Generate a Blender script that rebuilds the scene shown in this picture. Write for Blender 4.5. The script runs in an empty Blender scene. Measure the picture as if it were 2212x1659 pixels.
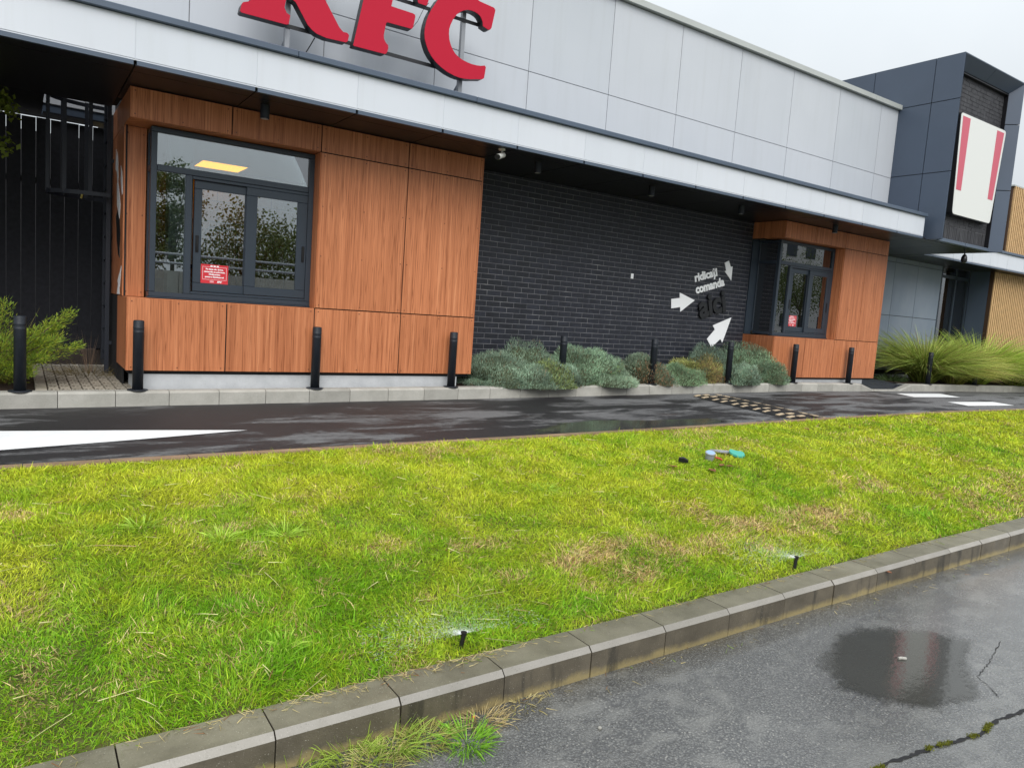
import bpy, bmesh, math, random
import numpy as np
from mathutils import Vector, Matrix

R = math.radians
sc = bpy.context.scene
col = sc.collection
random.seed(7); rng = np.random.default_rng(7)

# ------------------------------------------------------------------ camera
CAM = (-0.9143, -8.5081, 0.9238)
YAW, PITCH, ROLL = 0.5975, -0.1021, -0.0709
fwd = Vector((math.sin(YAW)*math.cos(PITCH), math.cos(YAW)*math.cos(PITCH), math.sin(PITCH)))
right = Vector((math.cos(YAW), -math.sin(YAW), 0))
down = fwd.cross(right)
r2 = math.cos(ROLL)*right + math.sin(ROLL)*down
d2 = -math.sin(ROLL)*right + math.cos(ROLL)*down
cd = bpy.data.cameras.new('camera'); cam = bpy.data.objects.new('camera', cd); col.objects.link(cam)
M = Matrix((r2, -d2, -fwd)).transposed().to_4x4(); M.translation = CAM
cam.matrix_world = M
cd.sensor_fit = 'HORIZONTAL'; cd.sensor_width = 36; cd.lens = 36*1573.7/2212
cd.clip_start = 0.05; cd.clip_end = 2000
sc.camera = cam

# ------------------------------------------------------------------ sky, sun, exposure
SUN_EL, SUN_AZ = R(44), R(200)      # azimuth measured from +Y towards +X
w = bpy.data.worlds.new('World'); sc.world = w; w.use_nodes = True
nt = w.node_tree; bg = nt.nodes['Background']
sky = nt.nodes.new('ShaderNodeTexSky'); sky.sky_type = 'NISHITA'; sky.sun_disc = False
sky.sun_elevation = SUN_EL; sky.sun_rotation = SUN_AZ; sky.dust_density = 4; sky.air_density = 1.5
hs = nt.nodes.new('ShaderNodeHueSaturation'); hs.inputs['Saturation'].default_value = 0.25
nt.links.new(sky.outputs[0], hs.inputs['Color'])
tc = nt.nodes.new('ShaderNodeTexCoord'); cn = nt.nodes.new('ShaderNodeTexNoise')
cn.inputs['Scale'].default_value = 2.2; cn.inputs['Detail'].default_value = 5; cn.inputs['Roughness'].default_value = .55
nt.links.new(tc.outputs['Generated'], cn.inputs['Vector'])
cr = nt.nodes.new('ShaderNodeValToRGB')
cr.color_ramp.elements[0].position = .3; cr.color_ramp.elements[0].color = (9.4, 10.15, 10.75, 1)
cr.color_ramp.elements[1].position = .7; cr.color_ramp.elements[1].color = (10.6, 11.2, 11.7, 1)
nt.links.new(cn.outputs['Fac'], cr.inputs['Fac'])
mx = nt.nodes.new('ShaderNodeMix'); mx.data_type = 'RGBA'; mx.inputs[0].default_value = .92
nt.links.new(hs.outputs[0], mx.inputs[6]); nt.links.new(cr.outputs[0], mx.inputs[7])
# overcast luminance: a third at the horizon rising to full at the zenith
sz = nt.nodes.new('ShaderNodeSeparateXYZ'); nt.links.new(tc.outputs['Generated'], sz.inputs[0])
mr = nt.nodes.new('ShaderNodeMapRange'); mr.inputs[1].default_value = 0; mr.inputs[2].default_value = 1; mr.inputs[3].default_value = .34; mr.inputs[4].default_value = 1.0
nt.links.new(sz.outputs['Z'], mr.inputs[0])
vm = nt.nodes.new('ShaderNodeVectorMath'); vm.operation = 'SCALE'; nt.links.new(mx.outputs[2], vm.inputs[0]); nt.links.new(mr.outputs[0], vm.inputs['Scale'])
nt.links.new(vm.outputs[0], bg.inputs['Color']); bg.inputs['Strength'].default_value = 0.1

sd = bpy.data.lights.new('sun', 'SUN'); sd.energy = 1.5; sd.angle = R(45); sd.color = (1, .97, .93)
so = bpy.data.objects.new('sun', sd); col.objects.link(so); so.location = (-5, -20, 25)
sdir = Vector((math.sin(SUN_AZ)*math.cos(SUN_EL), math.cos(SUN_AZ)*math.cos(SUN_EL), math.sin(SUN_EL)))
so.rotation_euler = sdir.to_track_quat('Z', 'Y').to_euler()
vs = sc.view_settings; vs.view_transform = 'Standard'; vs.look = 'None'; vs.exposure = 0.72; vs.gamma = 1.0
vs.use_curve_mapping = False

# ------------------------------------------------------------------ helpers
class MB:
    def __init__(s): s.v = []; s.f = []
    def add(s, V, F):
        o = len(s.v); s.v += [tuple(map(float, p)) for p in V]; s.f += [tuple(i+o for i in f) for f in F]; return s
    def box(s, x0, x1, y0, y1, z0, z1):
        if x0 > x1: x0, x1 = x1, x0
        if y0 > y1: y0, y1 = y1, y0
        if z0 > z1: z0, z1 = z1, z0
        return s.add([(x0,y0,z0),(x1,y0,z0),(x1,y1,z0),(x0,y1,z0),(x0,y0,z1),(x1,y0,z1),(x1,y1,z1),(x0,y1,z1)],
                     [(3,2,1,0),(4,5,6,7),(0,1,5,4),(1,2,6,5),(2,3,7,6),(3,0,4,7)])
    def cbox(s, x0, x1, y0, y1, z0, z1, c=.01):
        """box with all edges chamfered"""
        V = []; idx = {}
        for a, (xa, sx) in enumerate(((x0,1),(x1,-1))):
            for b, (yb, sy) in enumerate(((y0,1),(y1,-1))):
                for d, (zd, sz) in enumerate(((z0,1),(z1,-1))):
                    idx[a,b,d,0] = len(V); V.append((xa, yb+sy*c, zd+sz*c))
                    idx[a,b,d,1] = len(V); V.append((xa+sx*c, yb, zd+sz*c))
                    idx[a,b,d,2] = len(V); V.append((xa+sx*c, yb+sy*c, zd))
        g = lambda a,b,d,k: idx[a,b,d,k]
        F = [[g(0,0,0,0),g(0,0,1,0),g(0,1,1,0),g(0,1,0,0)],[g(1,0,0,0),g(1,1,0,0),g(1,1,1,0),g(1,0,1,0)],
             [g(0,0,0,1),g(1,0,0,1),g(1,0,1,1),g(0,0,1,1)],[g(0,1,0,1),g(0,1,1,1),g(1,1,1,1),g(1,1,0,1)],
             [g(0,0,0,2),g(0,1,0,2),g(1,1,0,2),g(1,0,0,2)],[g(0,0,1,2),g(1,0,1,2),g(1,1,1,2),g(0,1,1,2)]]
        for a in (0,1):
            for b in (0,1): F.append([g(a,b,0,0),g(a,b,0,1),g(a,b,1,1),g(a,b,1,0)])
            for d in (0,1): F.append([g(a,0,d,0),g(a,0,d,2),g(a,1,d,2),g(a,1,d,0)])
        for b in (0,1):
            for d in (0,1): F.append([g(0,b,d,1),g(0,b,d,2),g(1,b,d,2),g(1,b,d,1)])
        for a in (0,1):
            for b in (0,1):
                for d in (0,1): F.append([g(a,b,d,0),g(a,b,d,1),g(a,b,d,2)])
        return s.add(V, F)
    def prism(s, poly, axis, a, b):
        """extrude a 2-D polygon; axis 'y': poly is (x,z); 'z': (x,y); 'x': (y,z)"""
        n = len(poly)
        f = {'y': lambda p, t: (p[0], t, p[1]), 'z': lambda p, t: (p[0], p[1], t), 'x': lambda p, t: (t, p[0], p[1])}[axis]
        V = [f(p, a) for p in poly]+[f(p, b) for p in poly]
        F = [tuple(range(n)), tuple(range(2*n-1, n-1, -1))]+[(i, i+n, (i+1) % n+n, (i+1) % n) for i in range(n)]
        return s.add(V, F)
    def tube(s, pts, r, n=8, cap=True, r1=None):
        pts = [Vector(p) for p in pts]; V = []; F = []
        m = len(pts)
        for i, p in enumerate(pts):
            t = (pts[min(i+1, m-1)]-pts[max(i-1, 0)]).normalized()
            u = t.cross(Vector((0,0,1)) if abs(t.z) < .9 else Vector((1,0,0))).normalized(); q = t.cross(u)
            rr = r if r1 is None else r+(r1-r)*i/(m-1)
            for k in range(n):
                a = 2*math.pi*k/n; V.append(p+rr*(math.cos(a)*u+math.sin(a)*q))
        for i in range(m-1):
            for k in range(n): F.append((i*n+k, i*n+(k+1) % n, (i+1)*n+(k+1) % n, (i+1)*n+k))
        if cap: F += [tuple(range(n-1, -1, -1)), tuple(range((m-1)*n, m*n))]
        return s.add(V, F)
    def lathe(s, c, prof, n=20):
        V = []; F = []; m = len(prof)
        for r, z in prof:
            for k in range(n):
                a = 2*math.pi*k/n; V.append((c[0]+r*math.cos(a), c[1]+r*math.sin(a), c[2]+z))
        for i in range(m-1):
            for k in range(n): F.append((i*n+k, i*n+(k+1) % n, (i+1)*n+(k+1) % n, (i+1)*n+k))
        F += [tuple(range(n-1, -1, -1)), tuple(range((m-1)*n, m*n))]
        return s.add(V, F)
    def mesh(s, name, origin=(0,0,0)):
        me = bpy.data.meshes.new(name); o = origin
        me.from_pydata([(p[0]-o[0], p[1]-o[1], p[2]-o[2]) for p in s.v], [], s.f)
        bm = bmesh.new(); bm.from_mesh(me); bmesh.ops.recalc_face_normals(bm, faces=bm.faces); bm.to_mesh(me); bm.free()
        return me
    def build(s, name, mat, parent=None, smooth=False):
        a = np.array(s.v); c = (a.min(0)+a.max(0))/2; c[2] = a[:,2].min()
        return place(name, s.mesh(name, c), mat, parent, c, smooth)

def place(name, me, mat, parent=None, loc=(0,0,0), smooth=False, rot=None):
    o = bpy.data.objects.new(name, me); col.objects.link(o); o.location = loc
    if rot: o.rotation_euler = rot
    if mat and not me.materials: me.materials.append(mat)
    if smooth:
        me.polygons.foreach_set('use_smooth', [True]*len(me.polygons))
    if parent: setpar(o, parent)
    return o
def wloc(o):
    v = Vector(o.location)
    return v if o.parent is None else v
def setpar(o, p):
    o.parent = p
    # every parent here is only translated, so the inverse is a plain shift
    o.matrix_parent_inverse = Matrix.Translation(-Vector(abs_loc[p.name]) if p.name in abs_loc else -Vector(p.location))
abs_loc = {}
def tag(o, label=None, cat=None, group=None, kind=None):
    if label: o['label'] = label
    if cat: o['category'] = cat
    if group: o['group'] = group
    if kind: o['kind'] = kind
    return o
def empty(name, loc, label=None, cat=None, group=None, kind=None):
    o = bpy.data.objects.new(name, None); col.objects.link(o); o.location = loc; o.empty_display_size = .1
    return tag(o, label, cat, group, kind)
def copy_tree(o, delta, label=None):
    c = o.copy(); col.objects.link(c); c.location = Vector(o.location)+Vector(delta)
    if label: c['label'] = label
    for ch in o.children:
        k = ch.copy(); col.objects.link(k); k.parent = c; k.matrix_parent_inverse = ch.matrix_parent_inverse.copy()
    return c

# fast triangle meshes for foliage
def tri_mesh(name, V, T, C=None):
    me = bpy.data.meshes.new(name); n = len(V); m = len(T)
    me.vertices.add(n); me.vertices.foreach_set('co', np.asarray(V, np.float32).ravel())
    me.loops.add(m*3); me.loops.foreach_set('vertex_index', np.asarray(T, np.int32).ravel())
    me.polygons.add(m); me.polygons.foreach_set('loop_start', np.arange(0, m*3, 3, dtype=np.int32))
    if C is not None:
        at = me.attributes.new('Col', 'FLOAT_COLOR', 'POINT')
        at.data.foreach_set('color', np.concatenate([np.asarray(C, np.float32), np.ones((n,1), np.float32)], 1).ravel())
    me.update(calc_edges=True); return me
def norm(a): return a/np.maximum(np.linalg.norm(a, axis=-1, keepdims=True), 1e-9)
def blades(P, D, L, W, B, colr, segs=2, tipc=None, taper=.7):
    """P base, D unit direction, L length, W width, B bend vector; returns V,T,C"""
    n = len(P); P = np.asarray(P, float); L = np.broadcast_to(L, (n,))[:,None]; W = np.broadcast_to(W, (n,))[:,None]
    side = norm(np.cross(D, norm(rng.normal(size=(n,3)))))
    V = []; C = []
    for k in range(segs):
        t = k/segs; c = P+L*(D*t+B*t*t); wd = side*W*.5*(1-t**1.5*taper)
        V += [c-wd, c+wd]
        cc = colr if tipc is None else colr*(1-t)+tipc*t
        C += [cc, cc]
    V.append(P+L*(D+B)); C.append(colr if tipc is None else tipc)
    k = 2*segs+1
    V = np.stack(V, 1).reshape(-1, 3); C = np.stack(C, 1).reshape(-1, 3)
    tri = []
    for s_ in range(segs-1):
        a = 2*s_; tri += [(a, a+1, a+3), (a, a+3, a+2)]
    a = 2*(segs-1); tri.append((a, a+1, a+2))
    T = (np.arange(n)[:,None,None]*k+np.array(tri)[None]).reshape(-1, 3)
    return V, T, C
def merge(parts):
    V = []; T = []; C = []; o = 0
    for v, t, c in parts:
        V.append(v); T.append(t+o); C.append(c); o += len(v)
    return np.concatenate(V), np.concatenate(T), np.concatenate(C)

# ------------------------------------------------------------------ materials
class Mat:
    def __init__(s, name, base=(.5,.5,.5), rough=.6, metal=0, spec=.5):
        s.m = bpy.data.materials.new(name); s.m.use_nodes = True; s.t = s.m.node_tree
        s.b = s.t.nodes['Principled BSDF']; s.out = s.t.nodes['Material Output']
        s.b.inputs['Base Color'].default_value = (*base, 1); s.b.inputs['Roughness'].default_value = rough
        s.b.inputs['Metallic'].default_value = metal; s.b.inputs['Specular IOR Level'].default_value = spec
    def n(s, t, **kw):
        nd = s.t.nodes.new('ShaderNode'+t)
        for k, v in kw.items():
            if k in ('operation','data_type','blend_type','feature','attribute_name','noise_dimensions','vector_type','invert','distribution'): setattr(nd, k, v)
            else: nd.inputs[k.replace('_', ' ')].default_value = v
        return nd
    def l(s, a, b): s.t.links.new(a, b)
    def pos(s, scale=(1,1,1), rnd=0):
        g = s.n('NewGeometry'); mp = s.n('Mapping'); s.l(g.outputs['Position'], mp.inputs['Vector'])
        mp.inputs['Scale'].default_value = scale
        if rnd:
            oi = s.n('ObjectInfo'); mu = s.n('Math', operation='MULTIPLY'); s.l(oi.outputs['Random'], mu.inputs[0]); mu.inputs[1].default_value = rnd
            s.l(mu.outputs[0], mp.inputs['Location'])
        return mp.outputs[0]
    def noise(s, vec, scale, detail=4, rough=.55, dist=0):
        nd = s.n('TexNoise', Scale=scale, Detail=detail, Roughness=rough, Distortion=dist); s.l(vec, nd.inputs['Vector']); return nd.outputs['Fac']
    def ramp(s, fac, stops):
        stops = sorted(stops, key=lambda q: q[0])
        nd = s.n('ValToRGB'); e = nd.color_ramp.elements
        e[0].position = stops[0][0]; e[1].position = stops[-1][0]
        for p, c in stops[1:-1]: e.new(p)
        for q, (p, c) in zip(e, stops): q.color = (*c, 1) if len(c) == 3 else c
        s.l(fac, nd.inputs['Fac']); return nd.outputs['Color']
    def g(s, fac, a, b): return s.ramp(fac, [(a, (0,0,0)), (b, (1,1,1))])
    def mix(s, f, a, b, blend='MIX'):
        nd = s.n('Mix', data_type='RGBA', blend_type=blend)
        for v, i in ((f, 0), (a, 6), (b, 7)):
            if isinstance(v, (int, float)): nd.inputs[i].default_value = v
            elif isinstance(v, tuple): nd.inputs[i].default_value = (*v, 1) if len(v) == 3 else v
            else: s.l(v, nd.inputs[i])
        return nd.outputs[2]
    def math(s, op, a, b=0.):
        nd = s.n('Math', operation=op)
        for i, v in enumerate((a, b)):
            if isinstance(v, (int, float)): nd.inputs[i].default_value = v
            else: s.l(v, nd.inputs[i])
        return nd.outputs[0]
    def color(s, c): s.l(c, s.b.inputs['Base Color']); return s
    def rough(s, c): s.l(c, s.b.inputs['Roughness']); return s
    def bump(s, h, strength=.3, dist=.01):
        b = s.n('Bump', Strength=strength, Distance=dist); s.l(h, b.inputs['Height']); s.l(b.outputs[0], s.b.inputs['Normal']); return s
    def tint(s, amt=.12):
        """small per-object brightness difference"""
        oi = s.n('ObjectInfo'); return s.math('ADD', s.math('MULTIPLY', oi.outputs['Random'], amt), 1-amt/2)

def simple(name, base, rough=.5, metal=0, spec=.5, var=.0, scale=6, bump=0):
    m = Mat(name, base, rough, metal, spec)
    if var:
        v = m.pos(); f = m.noise(v, scale, 5)
        lo = tuple(c*(1-var) for c in base); hi = tuple(min(1, c*(1+var)) for c in base)
        m.color(m.ramp(f, [(.3, lo), (.7, hi)]))
        if bump: m.bump(m.noise(v, 220, 3), bump, .004)
    return m.m

def wood_mat():
    m = Mat('wood laminate', rough=.42, spec=.35)
    g = m.n('NewGeometry'); sx = m.n('SeparateXYZ'); m.l(g.outputs['Position'], sx.inputs[0])
    oi = m.n('ObjectInfo'); off = m.math('MULTIPLY', oi.outputs['Random'], 37.)
    u = m.math('ADD', m.math('ADD', sx.outputs['X'], sx.outputs['Y']), off)
    def grain(fu, fz, det=3, rg=.5):
        cb = m.n('CombineXYZ'); m.l(m.math('MULTIPLY', u, fu), cb.inputs[0]); m.l(m.math('MULTIPLY', sx.outputs['Z'], fz), cb.inputs[2]); m.l(off, cb.inputs[1])
        return m.noise(cb.outputs[0], 1.0, det, rg)
    n1 = grain(24., .38, 3, .6)                       # broad tone bands
    n2 = grain(38., .5, 2, .5); ln = m.math('ABSOLUTE', m.math('SUBTRACT', n2, .5))     # thin wandering dark lines
    n4 = grain(80., .9, 2, .5); ln2 = m.math('ABSOLUTE', m.math('SUBTRACT', n4, .5))
    n3 = grain(220., 3., 3, .6); n5 = grain(1.1, .3, 2)
    base = m.ramp(n1, [(.28, (.43,.148,.062)), (.45, (.54,.198,.086)), (.58, (.61,.232,.104)), (.75, (.70,.30,.145))])
    c = m.mix(1., base, m.ramp(ln, [(.002, (.56,.48,.42)), (.024, (1,1,1))]), 'MULTIPLY')
    c = m.mix(.75, c, m.mix(1., c, m.ramp(ln2, [(.003, (.62,.55,.50)), (.032, (1,1,1))]), 'MULTIPLY'))
    c = m.mix(1., c, m.ramp(n3, [(.3, (.88,.86,.84)), (.6, (1.04,1.04,1.04))]), 'MULTIPLY')
    c = m.mix(1., c, m.ramp(n5, [(.3, (.86,.84,.82)), (.7, (1.04,1.04,1.05))]), 'MULTIPLY')
    c = m.mix(1., c, m.ramp(oi.outputs['Random'], [(0, (.86,.84,.82)), (1, (1.06,1.06,1.06))]), 'MULTIPLY')
    m.color(c); m.bump(n3, .05, .002); return m.m

def brick_mat():
    m = Mat('black clinker brick', rough=.5, spec=.45)
    v = m.pos(rnd=20.); f = m.noise(v, 14, 4)
    c = m.ramp(f, [(.3, (.010,.0115,.017)), (.7, (.022,.0245,.035))])
    oi = m.n('ObjectInfo'); c = m.mix(1., c, m.ramp(oi.outputs['Random'], [(0, (.75,.75,.75)), (1, (1.35,1.35,1.4))]), 'MULTIPLY')
    m.color(c); m.bump(m.noise(v, 180, 3), .25, .003); return m.m
def mortar_mat():
    m = Mat('grey mortar', rough=.9)
    v = m.pos(); m.color(m.ramp(m.noise(v, 3, 4), [(.3, (.10,.10,.115)), (.62, (.20,.20,.215)), (.78, (.40,.40,.40))])); return m.m

def concrete_mat(name, lo, hi, wet=0., stain=None, rough=.8):
    m = Mat(name, rough=rough)
    v = m.pos(rnd=9.); f = m.noise(v, 5, 6, .6); fine = m.noise(v, 160, 3)
    c = m.ramp(f, [(.28, lo), (.72, hi)])
    c = m.mix(m.g(fine, .62, .75), c, tuple(x*1.25 for x in hi)); c = m.mix(m.g(fine, .36, .28), c, tuple(x*.55 for x in lo))
    if stain:
        f2 = m.noise(v, 2.4, 5, .7, .6); c = m.mix(m.g(f2, .52, .66), c, stain)
    oi = m.n('ObjectInfo'); c = m.mix(1., c, m.ramp(oi.outputs['Random'], [(0, (.86,.86,.86)), (1, (1.1,1.1,1.1))]), 'MULTIPLY')
    m.color(c)
    if wet: m.rough(m.ramp(m.noise(v, 3.2, 4), [(.35, (rough-wet,)*3), (.65, (rough,)*3)]))
    m.bump(fine, .25, .004); return m.m

def asphalt_lane():
    m = Mat('wet dark asphalt', rough=.5)
    v = m.pos(); sp = m.n('TexVoronoi', Scale=170.); m.l(v, sp.inputs['Vector'])
    fine = m.noise(v, 260, 2)
    c = m.ramp(sp.outputs['Distance'], [(.05, (.05,.05,.052)), (.45, (.020,.019,.021))])
    big = m.noise(m.pos((.55, 1.5, 1)), 1.25, 6, .62, .4)
    fineg = m.noise(m.pos((1.,3.,1.)), 16, 4, .7)
    sx_ = m.n('SeparateXYZ'); m.l(v, sx_.inputs[0]); bias = m.math('MULTIPLY', m.math('MINIMUM', m.math('MAXIMUM', m.math('SUBTRACT', sx_.outputs['X'], 6.), 0.), 6.), .012)
    dry = m.g(m.math('ADD', bias, m.math('ADD', m.math('MULTIPLY', big, .8), m.math('MULTIPLY', fineg, .2))), 0.505, .585)
    c = m.mix(m.math('MULTIPLY', dry, .8), c, m.ramp(sp.outputs['Distance'], [(.05, (.34,.34,.34)), (.5, (.15,.15,.152))]))
    sy = m.n('SeparateXYZ'); m.l(v, sy.inputs[0])
    gr = m.math('ADD', sy.outputs['Y'], m.math('MULTIPLY', m.math('SUBTRACT', m.noise(m.pos((.6,1,1)), 3.5, 6, .7), .5), .30))
    c = m.mix(m.math('MULTIPLY', m.g(gr, -.42, -.27), .7), c, m.ramp(fine, [(.35, (.05,.047,.042)), (.6, (.20,.19,.165))]))      # grit at the kerb foot
    rust = m.g(m.noise(m.pos((1,2.2,1)), .9, 4), .66, .76)
    c = m.mix(m.math('MULTIPLY', rust, .35), c, (.075,.035,.022))
    m.color(c); m.b.inputs['Specular IOR Level'].default_value = .35; m.rough(m.mix(dry, (.52,)*3, (.85,)*3)); m.bump(m.math('ADD', m.math('MULTIPLY', sp.outputs['Distance'], -1.), fine), .55, .006); return m.m

def asphalt_fg():
    m = Mat('wet grey asphalt', rough=.4, spec=.6)
    m.b.inputs['Coat Weight'].default_value = 1.; m.b.inputs['Coat Roughness'].default_value = .16; m.b.inputs['Coat IOR'].default_value = 1.4
    v = m.pos(); sp = m.n('TexVoronoi', Scale=105.); m.l(v, sp.inputs['Vector'])
    mid = m.noise(v, 60, 4, .7); fine = m.noise(v, 210, 3)
    rc = m.n('SeparateColor'); m.l(sp.outputs['Color'], rc.inputs[0])
    c = m.ramp(rc.outputs[0], [(0, (.072,.073,.069)), (.6, (.145,.145,.136)), (.94, (.17,.168,.155)), (.985, (.30,.29,.26))])
    c = m.mix(m.g(sp.outputs['Distance'], .35, .6), c, (.05,.05,.049))
    big = m.noise(m.pos((1,1.6,1)), 1.1, 6, .62, .3); b2 = m.noise(m.pos((1,1.3,1)), 4.5, 5, .65)
    c = m.mix(m.math('MULTIPLY', m.g(b2, .50, .64), .5), c, (.20,.198,.182))
    c = m.mix(m.math('MULTIPLY', m.g(big, .58, .42), .35), c, (.055,.056,.056))
    sy = m.n('SeparateXYZ'); m.l(v, sy.inputs[0])
    gut = m.math('ADD', sy.outputs['Y'], m.math('MULTIPLY', m.math('SUBTRACT', m.noise(m.pos((.8,1,1)), 5, 5, .7), .5), .22))
    c = m.mix(m.math('MULTIPLY', m.g(gut, -6.16, -6.03), .8), c, m.ramp(fine, [(.35, (.05,.042,.028)), (.6, (.17,.14,.085))]))     # dirt washed into the gutter
    m.color(c); m.rough(m.ramp(big, [(.38, (.14,)*3), (.62, (.36,)*3)]))
    h = m.math('ADD', m.math('MULTIPLY', mid, 1.0), m.math('ADD', m.math('MULTIPLY', sp.outputs['Distance'], -.7), m.math('MULTIPLY', fine, .5)))
    m.bump(h, .65, .007); return m.m

def leaf_mat(name, trans=.35, rough=.55, spec=.3):
    m = Mat(name, rough=rough, spec=spec)
    a = m.n('Attribute', attribute_name='Col'); m.color(a.outputs['Color'])
    tr = m.n('BsdfTranslucent'); m.l(a.outputs['Color'], tr.inputs['Color'])
    ms = m.n('MixShader'); ms.inputs[0].default_value = trans
    m.l(m.b.outputs[0], ms.inputs[1]); m.l(tr.outputs[0], ms.inputs[2]); m.l(ms.outputs[0], m.out.inputs['Surface']); return m.m

def glass_mat(tint=(.80,.87,.86), ior=3.0):
    m = Mat('window glass'); t = m.t
    tp = m.n('BsdfTransparent'); tp.inputs['Color'].default_value = (*tint, 1)
    gl = m.n('BsdfGlossy'); gl.inputs['Roughness'].default_value = 0.0; gl.inputs['Color'].default_value = (.95,.97,1,1)
    fr = m.n('Fresnel', IOR=ior); ms = m.n('MixShader')
    m.l(fr.outputs[0], ms.inputs[0]); m.l(tp.outputs[0], ms.inputs[1]); m.l(gl.outputs[0], ms.inputs[2]); m.l(ms.outputs[0], m.out.inputs['Surface']); return m.m

def puddle_mat():
    m = Mat('puddle water', (.055,.054,.047), .05, 0, .5)
    v = m.pos(); a = m.n('Attribute', attribute_name='Col')
    f = m.math('ADD', a.outputs['Fac'], m.math('MULTIPLY', m.math('SUBTRACT', m.noise(m.pos((1,1.6,1)), 5, 7, .72), .5), 1.3))
    grit = m.math('MULTIPLY', m.math('SUBTRACT', m.noise(v, 60, 4, .7), .5), .9)
    k = m.math('MULTIPLY', m.g(m.math('ADD', f, grit), .34, .74), .82)
    tp = m.n('BsdfTransparent'); ms = m.n('MixShader')
    m.b.inputs['IOR'].default_value = 1.5
    m.bump(m.noise(v, 26, 4), .12, .004)
    m.l(k, ms.inputs[0]); m.l(tp.outputs[0], ms.inputs[1]); m.l(m.b.outputs[0], ms.inputs[2]); m.l(ms.outputs[0], m.out.inputs['Surface']); return m.m

WOOD = wood_mat(); BRICK = brick_mat(); MORTAR = mortar_mat(); GLASS = glass_mat()
def panel_mat(name, base):
    m = Mat(name, rough=.36, spec=.4)
    st = m.noise(m.pos((9,9,.55), 7.), 1., 4, .6); bl = m.noise(m.pos(rnd=3.), .8, 3)
    c = m.mix(1., base+(1,), m.ramp(st, [(.30, (.965,.963,.955)), (.50, (1,1,1))]), 'MULTIPLY')
    c = m.mix(1., c, m.ramp(bl, [(.3, (.955,.96,.965)), (.7, (1.02,1.02,1.02))]), 'MULTIPLY')
    oi = m.n('ObjectInfo'); c = m.mix(1., c, m.ramp(oi.outputs['Random'], [(0, (.965,.97,.975)), (1, (1.015,1.01,1.01))]), 'MULTIPLY')
    m.color(c); m.bump(m.noise(m.pos(rnd=5.), 1.3, 2), .05, .02); return m.m
WHITE = panel_mat('white composite panel', (.615,.645,.695))
WHITEU = panel_mat('pale grey composite panel', (.505,.53,.565))
TRIM = simple('anthracite trim', (.075,.102,.145), .36, 0, .5, .05, 3)
FRAME = simple('anthracite window frame', (.028,.040,.056), .42, 0, .45)
SOFFIT = simple('dark glossy soffit', (.014,.014,.017), .34, 0, .35)
TOWER = simple('anthracite cladding panel', (.066,.089,.130), .40, 0, .5, .08, .8)
BLACK = simple('black backing', (.006,.006,.007), .8)
COPING = simple('light metal coping', (.46,.48,.46), .45, .2, .5, .05, 2)
def fibre_mat():
    m = Mat('grey fibre cement', rough=.55)
    n1 = m.noise(m.pos((5,5,.7), 11.), 1.2, 5, .6); n2 = m.noise(m.pos(rnd=5.), 1.1, 3)
    c = m.mix(m.math('MULTIPLY', n1, .6), m.ramp(n2, [(.3, (.14,.18,.245)), (.7, (.20,.24,.30))]), (.24,.27,.325)); m.color(c); return m.m
FIBRE = fibre_mat()
RENDER = concrete_mat('speckled plinth render', (.40,.415,.43), (.52,.535,.55))
KERB = concrete_mat('pale kerb concrete', (.31,.30,.265), (.43,.415,.375))
def kerb_fg_mat():
    m = Mat('damp kerb concrete', rough=.6)
    v = m.pos(rnd=9.); f = m.noise(v, 4, 6, .65); fine = m.noise(v, 170, 3)
    g = m.n('NewGeometry'); sx = m.n('SeparateXYZ'); m.l(g.outputs['Position'], sx.inputs[0]); sn = m.n('SeparateXYZ'); m.l(g.outputs['Normal'], sn.inputs[0])
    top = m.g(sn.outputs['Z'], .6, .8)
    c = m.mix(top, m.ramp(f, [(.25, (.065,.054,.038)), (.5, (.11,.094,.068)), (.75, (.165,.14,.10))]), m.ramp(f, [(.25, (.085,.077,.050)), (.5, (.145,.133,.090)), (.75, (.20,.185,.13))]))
    h = m.math('SUBTRACT', m.math('SUBTRACT', sx.outputs['Z'], m.math('MULTIPLY', sx.outputs['X'], .0085)), -.8202)      # height above the gutter
    hn = m.math('ADD', h, m.math('MULTIPLY', m.math('SUBTRACT', m.noise(m.pos((1,1,1)), 6, 5, .7), .5), .10))
    c = m.mix(m.math('MULTIPLY', m.g(hn, .045, .012), .75), c, (.34,.27,.12))
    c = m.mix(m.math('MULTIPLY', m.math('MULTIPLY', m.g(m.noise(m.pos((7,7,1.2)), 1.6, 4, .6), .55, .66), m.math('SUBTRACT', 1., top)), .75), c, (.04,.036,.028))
    c = m.mix(m.g(fine, .66, .76), c, (.42,.40,.34)); c = m.mix(m.g(fine, .36, .28), c, (.06,.055,.042))
    oi = m.n('ObjectInfo'); c = m.mix(1., c, m.ramp(oi.outputs['Random'], [(0, (.85,.85,.84)), (1, (1.12,1.12,1.12))]), 'MULTIPLY')
    m.color(c); m.rough(m.ramp(m.noise(v, 3.2, 4), [(.35, (.32,)*3), (.65, (.65,)*3)])); m.bump(fine, .3, .004); return m.m
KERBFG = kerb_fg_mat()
KERBW = concrete_mat('worn kerb edge', (.215,.20,.17), (.285,.265,.235), .3, None, .6)
EDGE = concrete_mat('brown wet edging', (.22,.145,.085), (.32,.22,.14), .3, None, .6)
PAVER = concrete_mat('sandy grass paver', (.26,.23,.18), (.38,.34,.28))
BOLL = simple('black bollard paint', (.016,.020,.027), .5, 0, .4, .2, 9, .15)
RED = simple('red sign face', (.46,.010,.034), .55, 0, .2)
SIGNSIDE = simple('black sign return', (.013,.014,.017), .45)
STEEL = simple('galvanised steel post', (.30,.31,.33), .4, .6)
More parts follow.
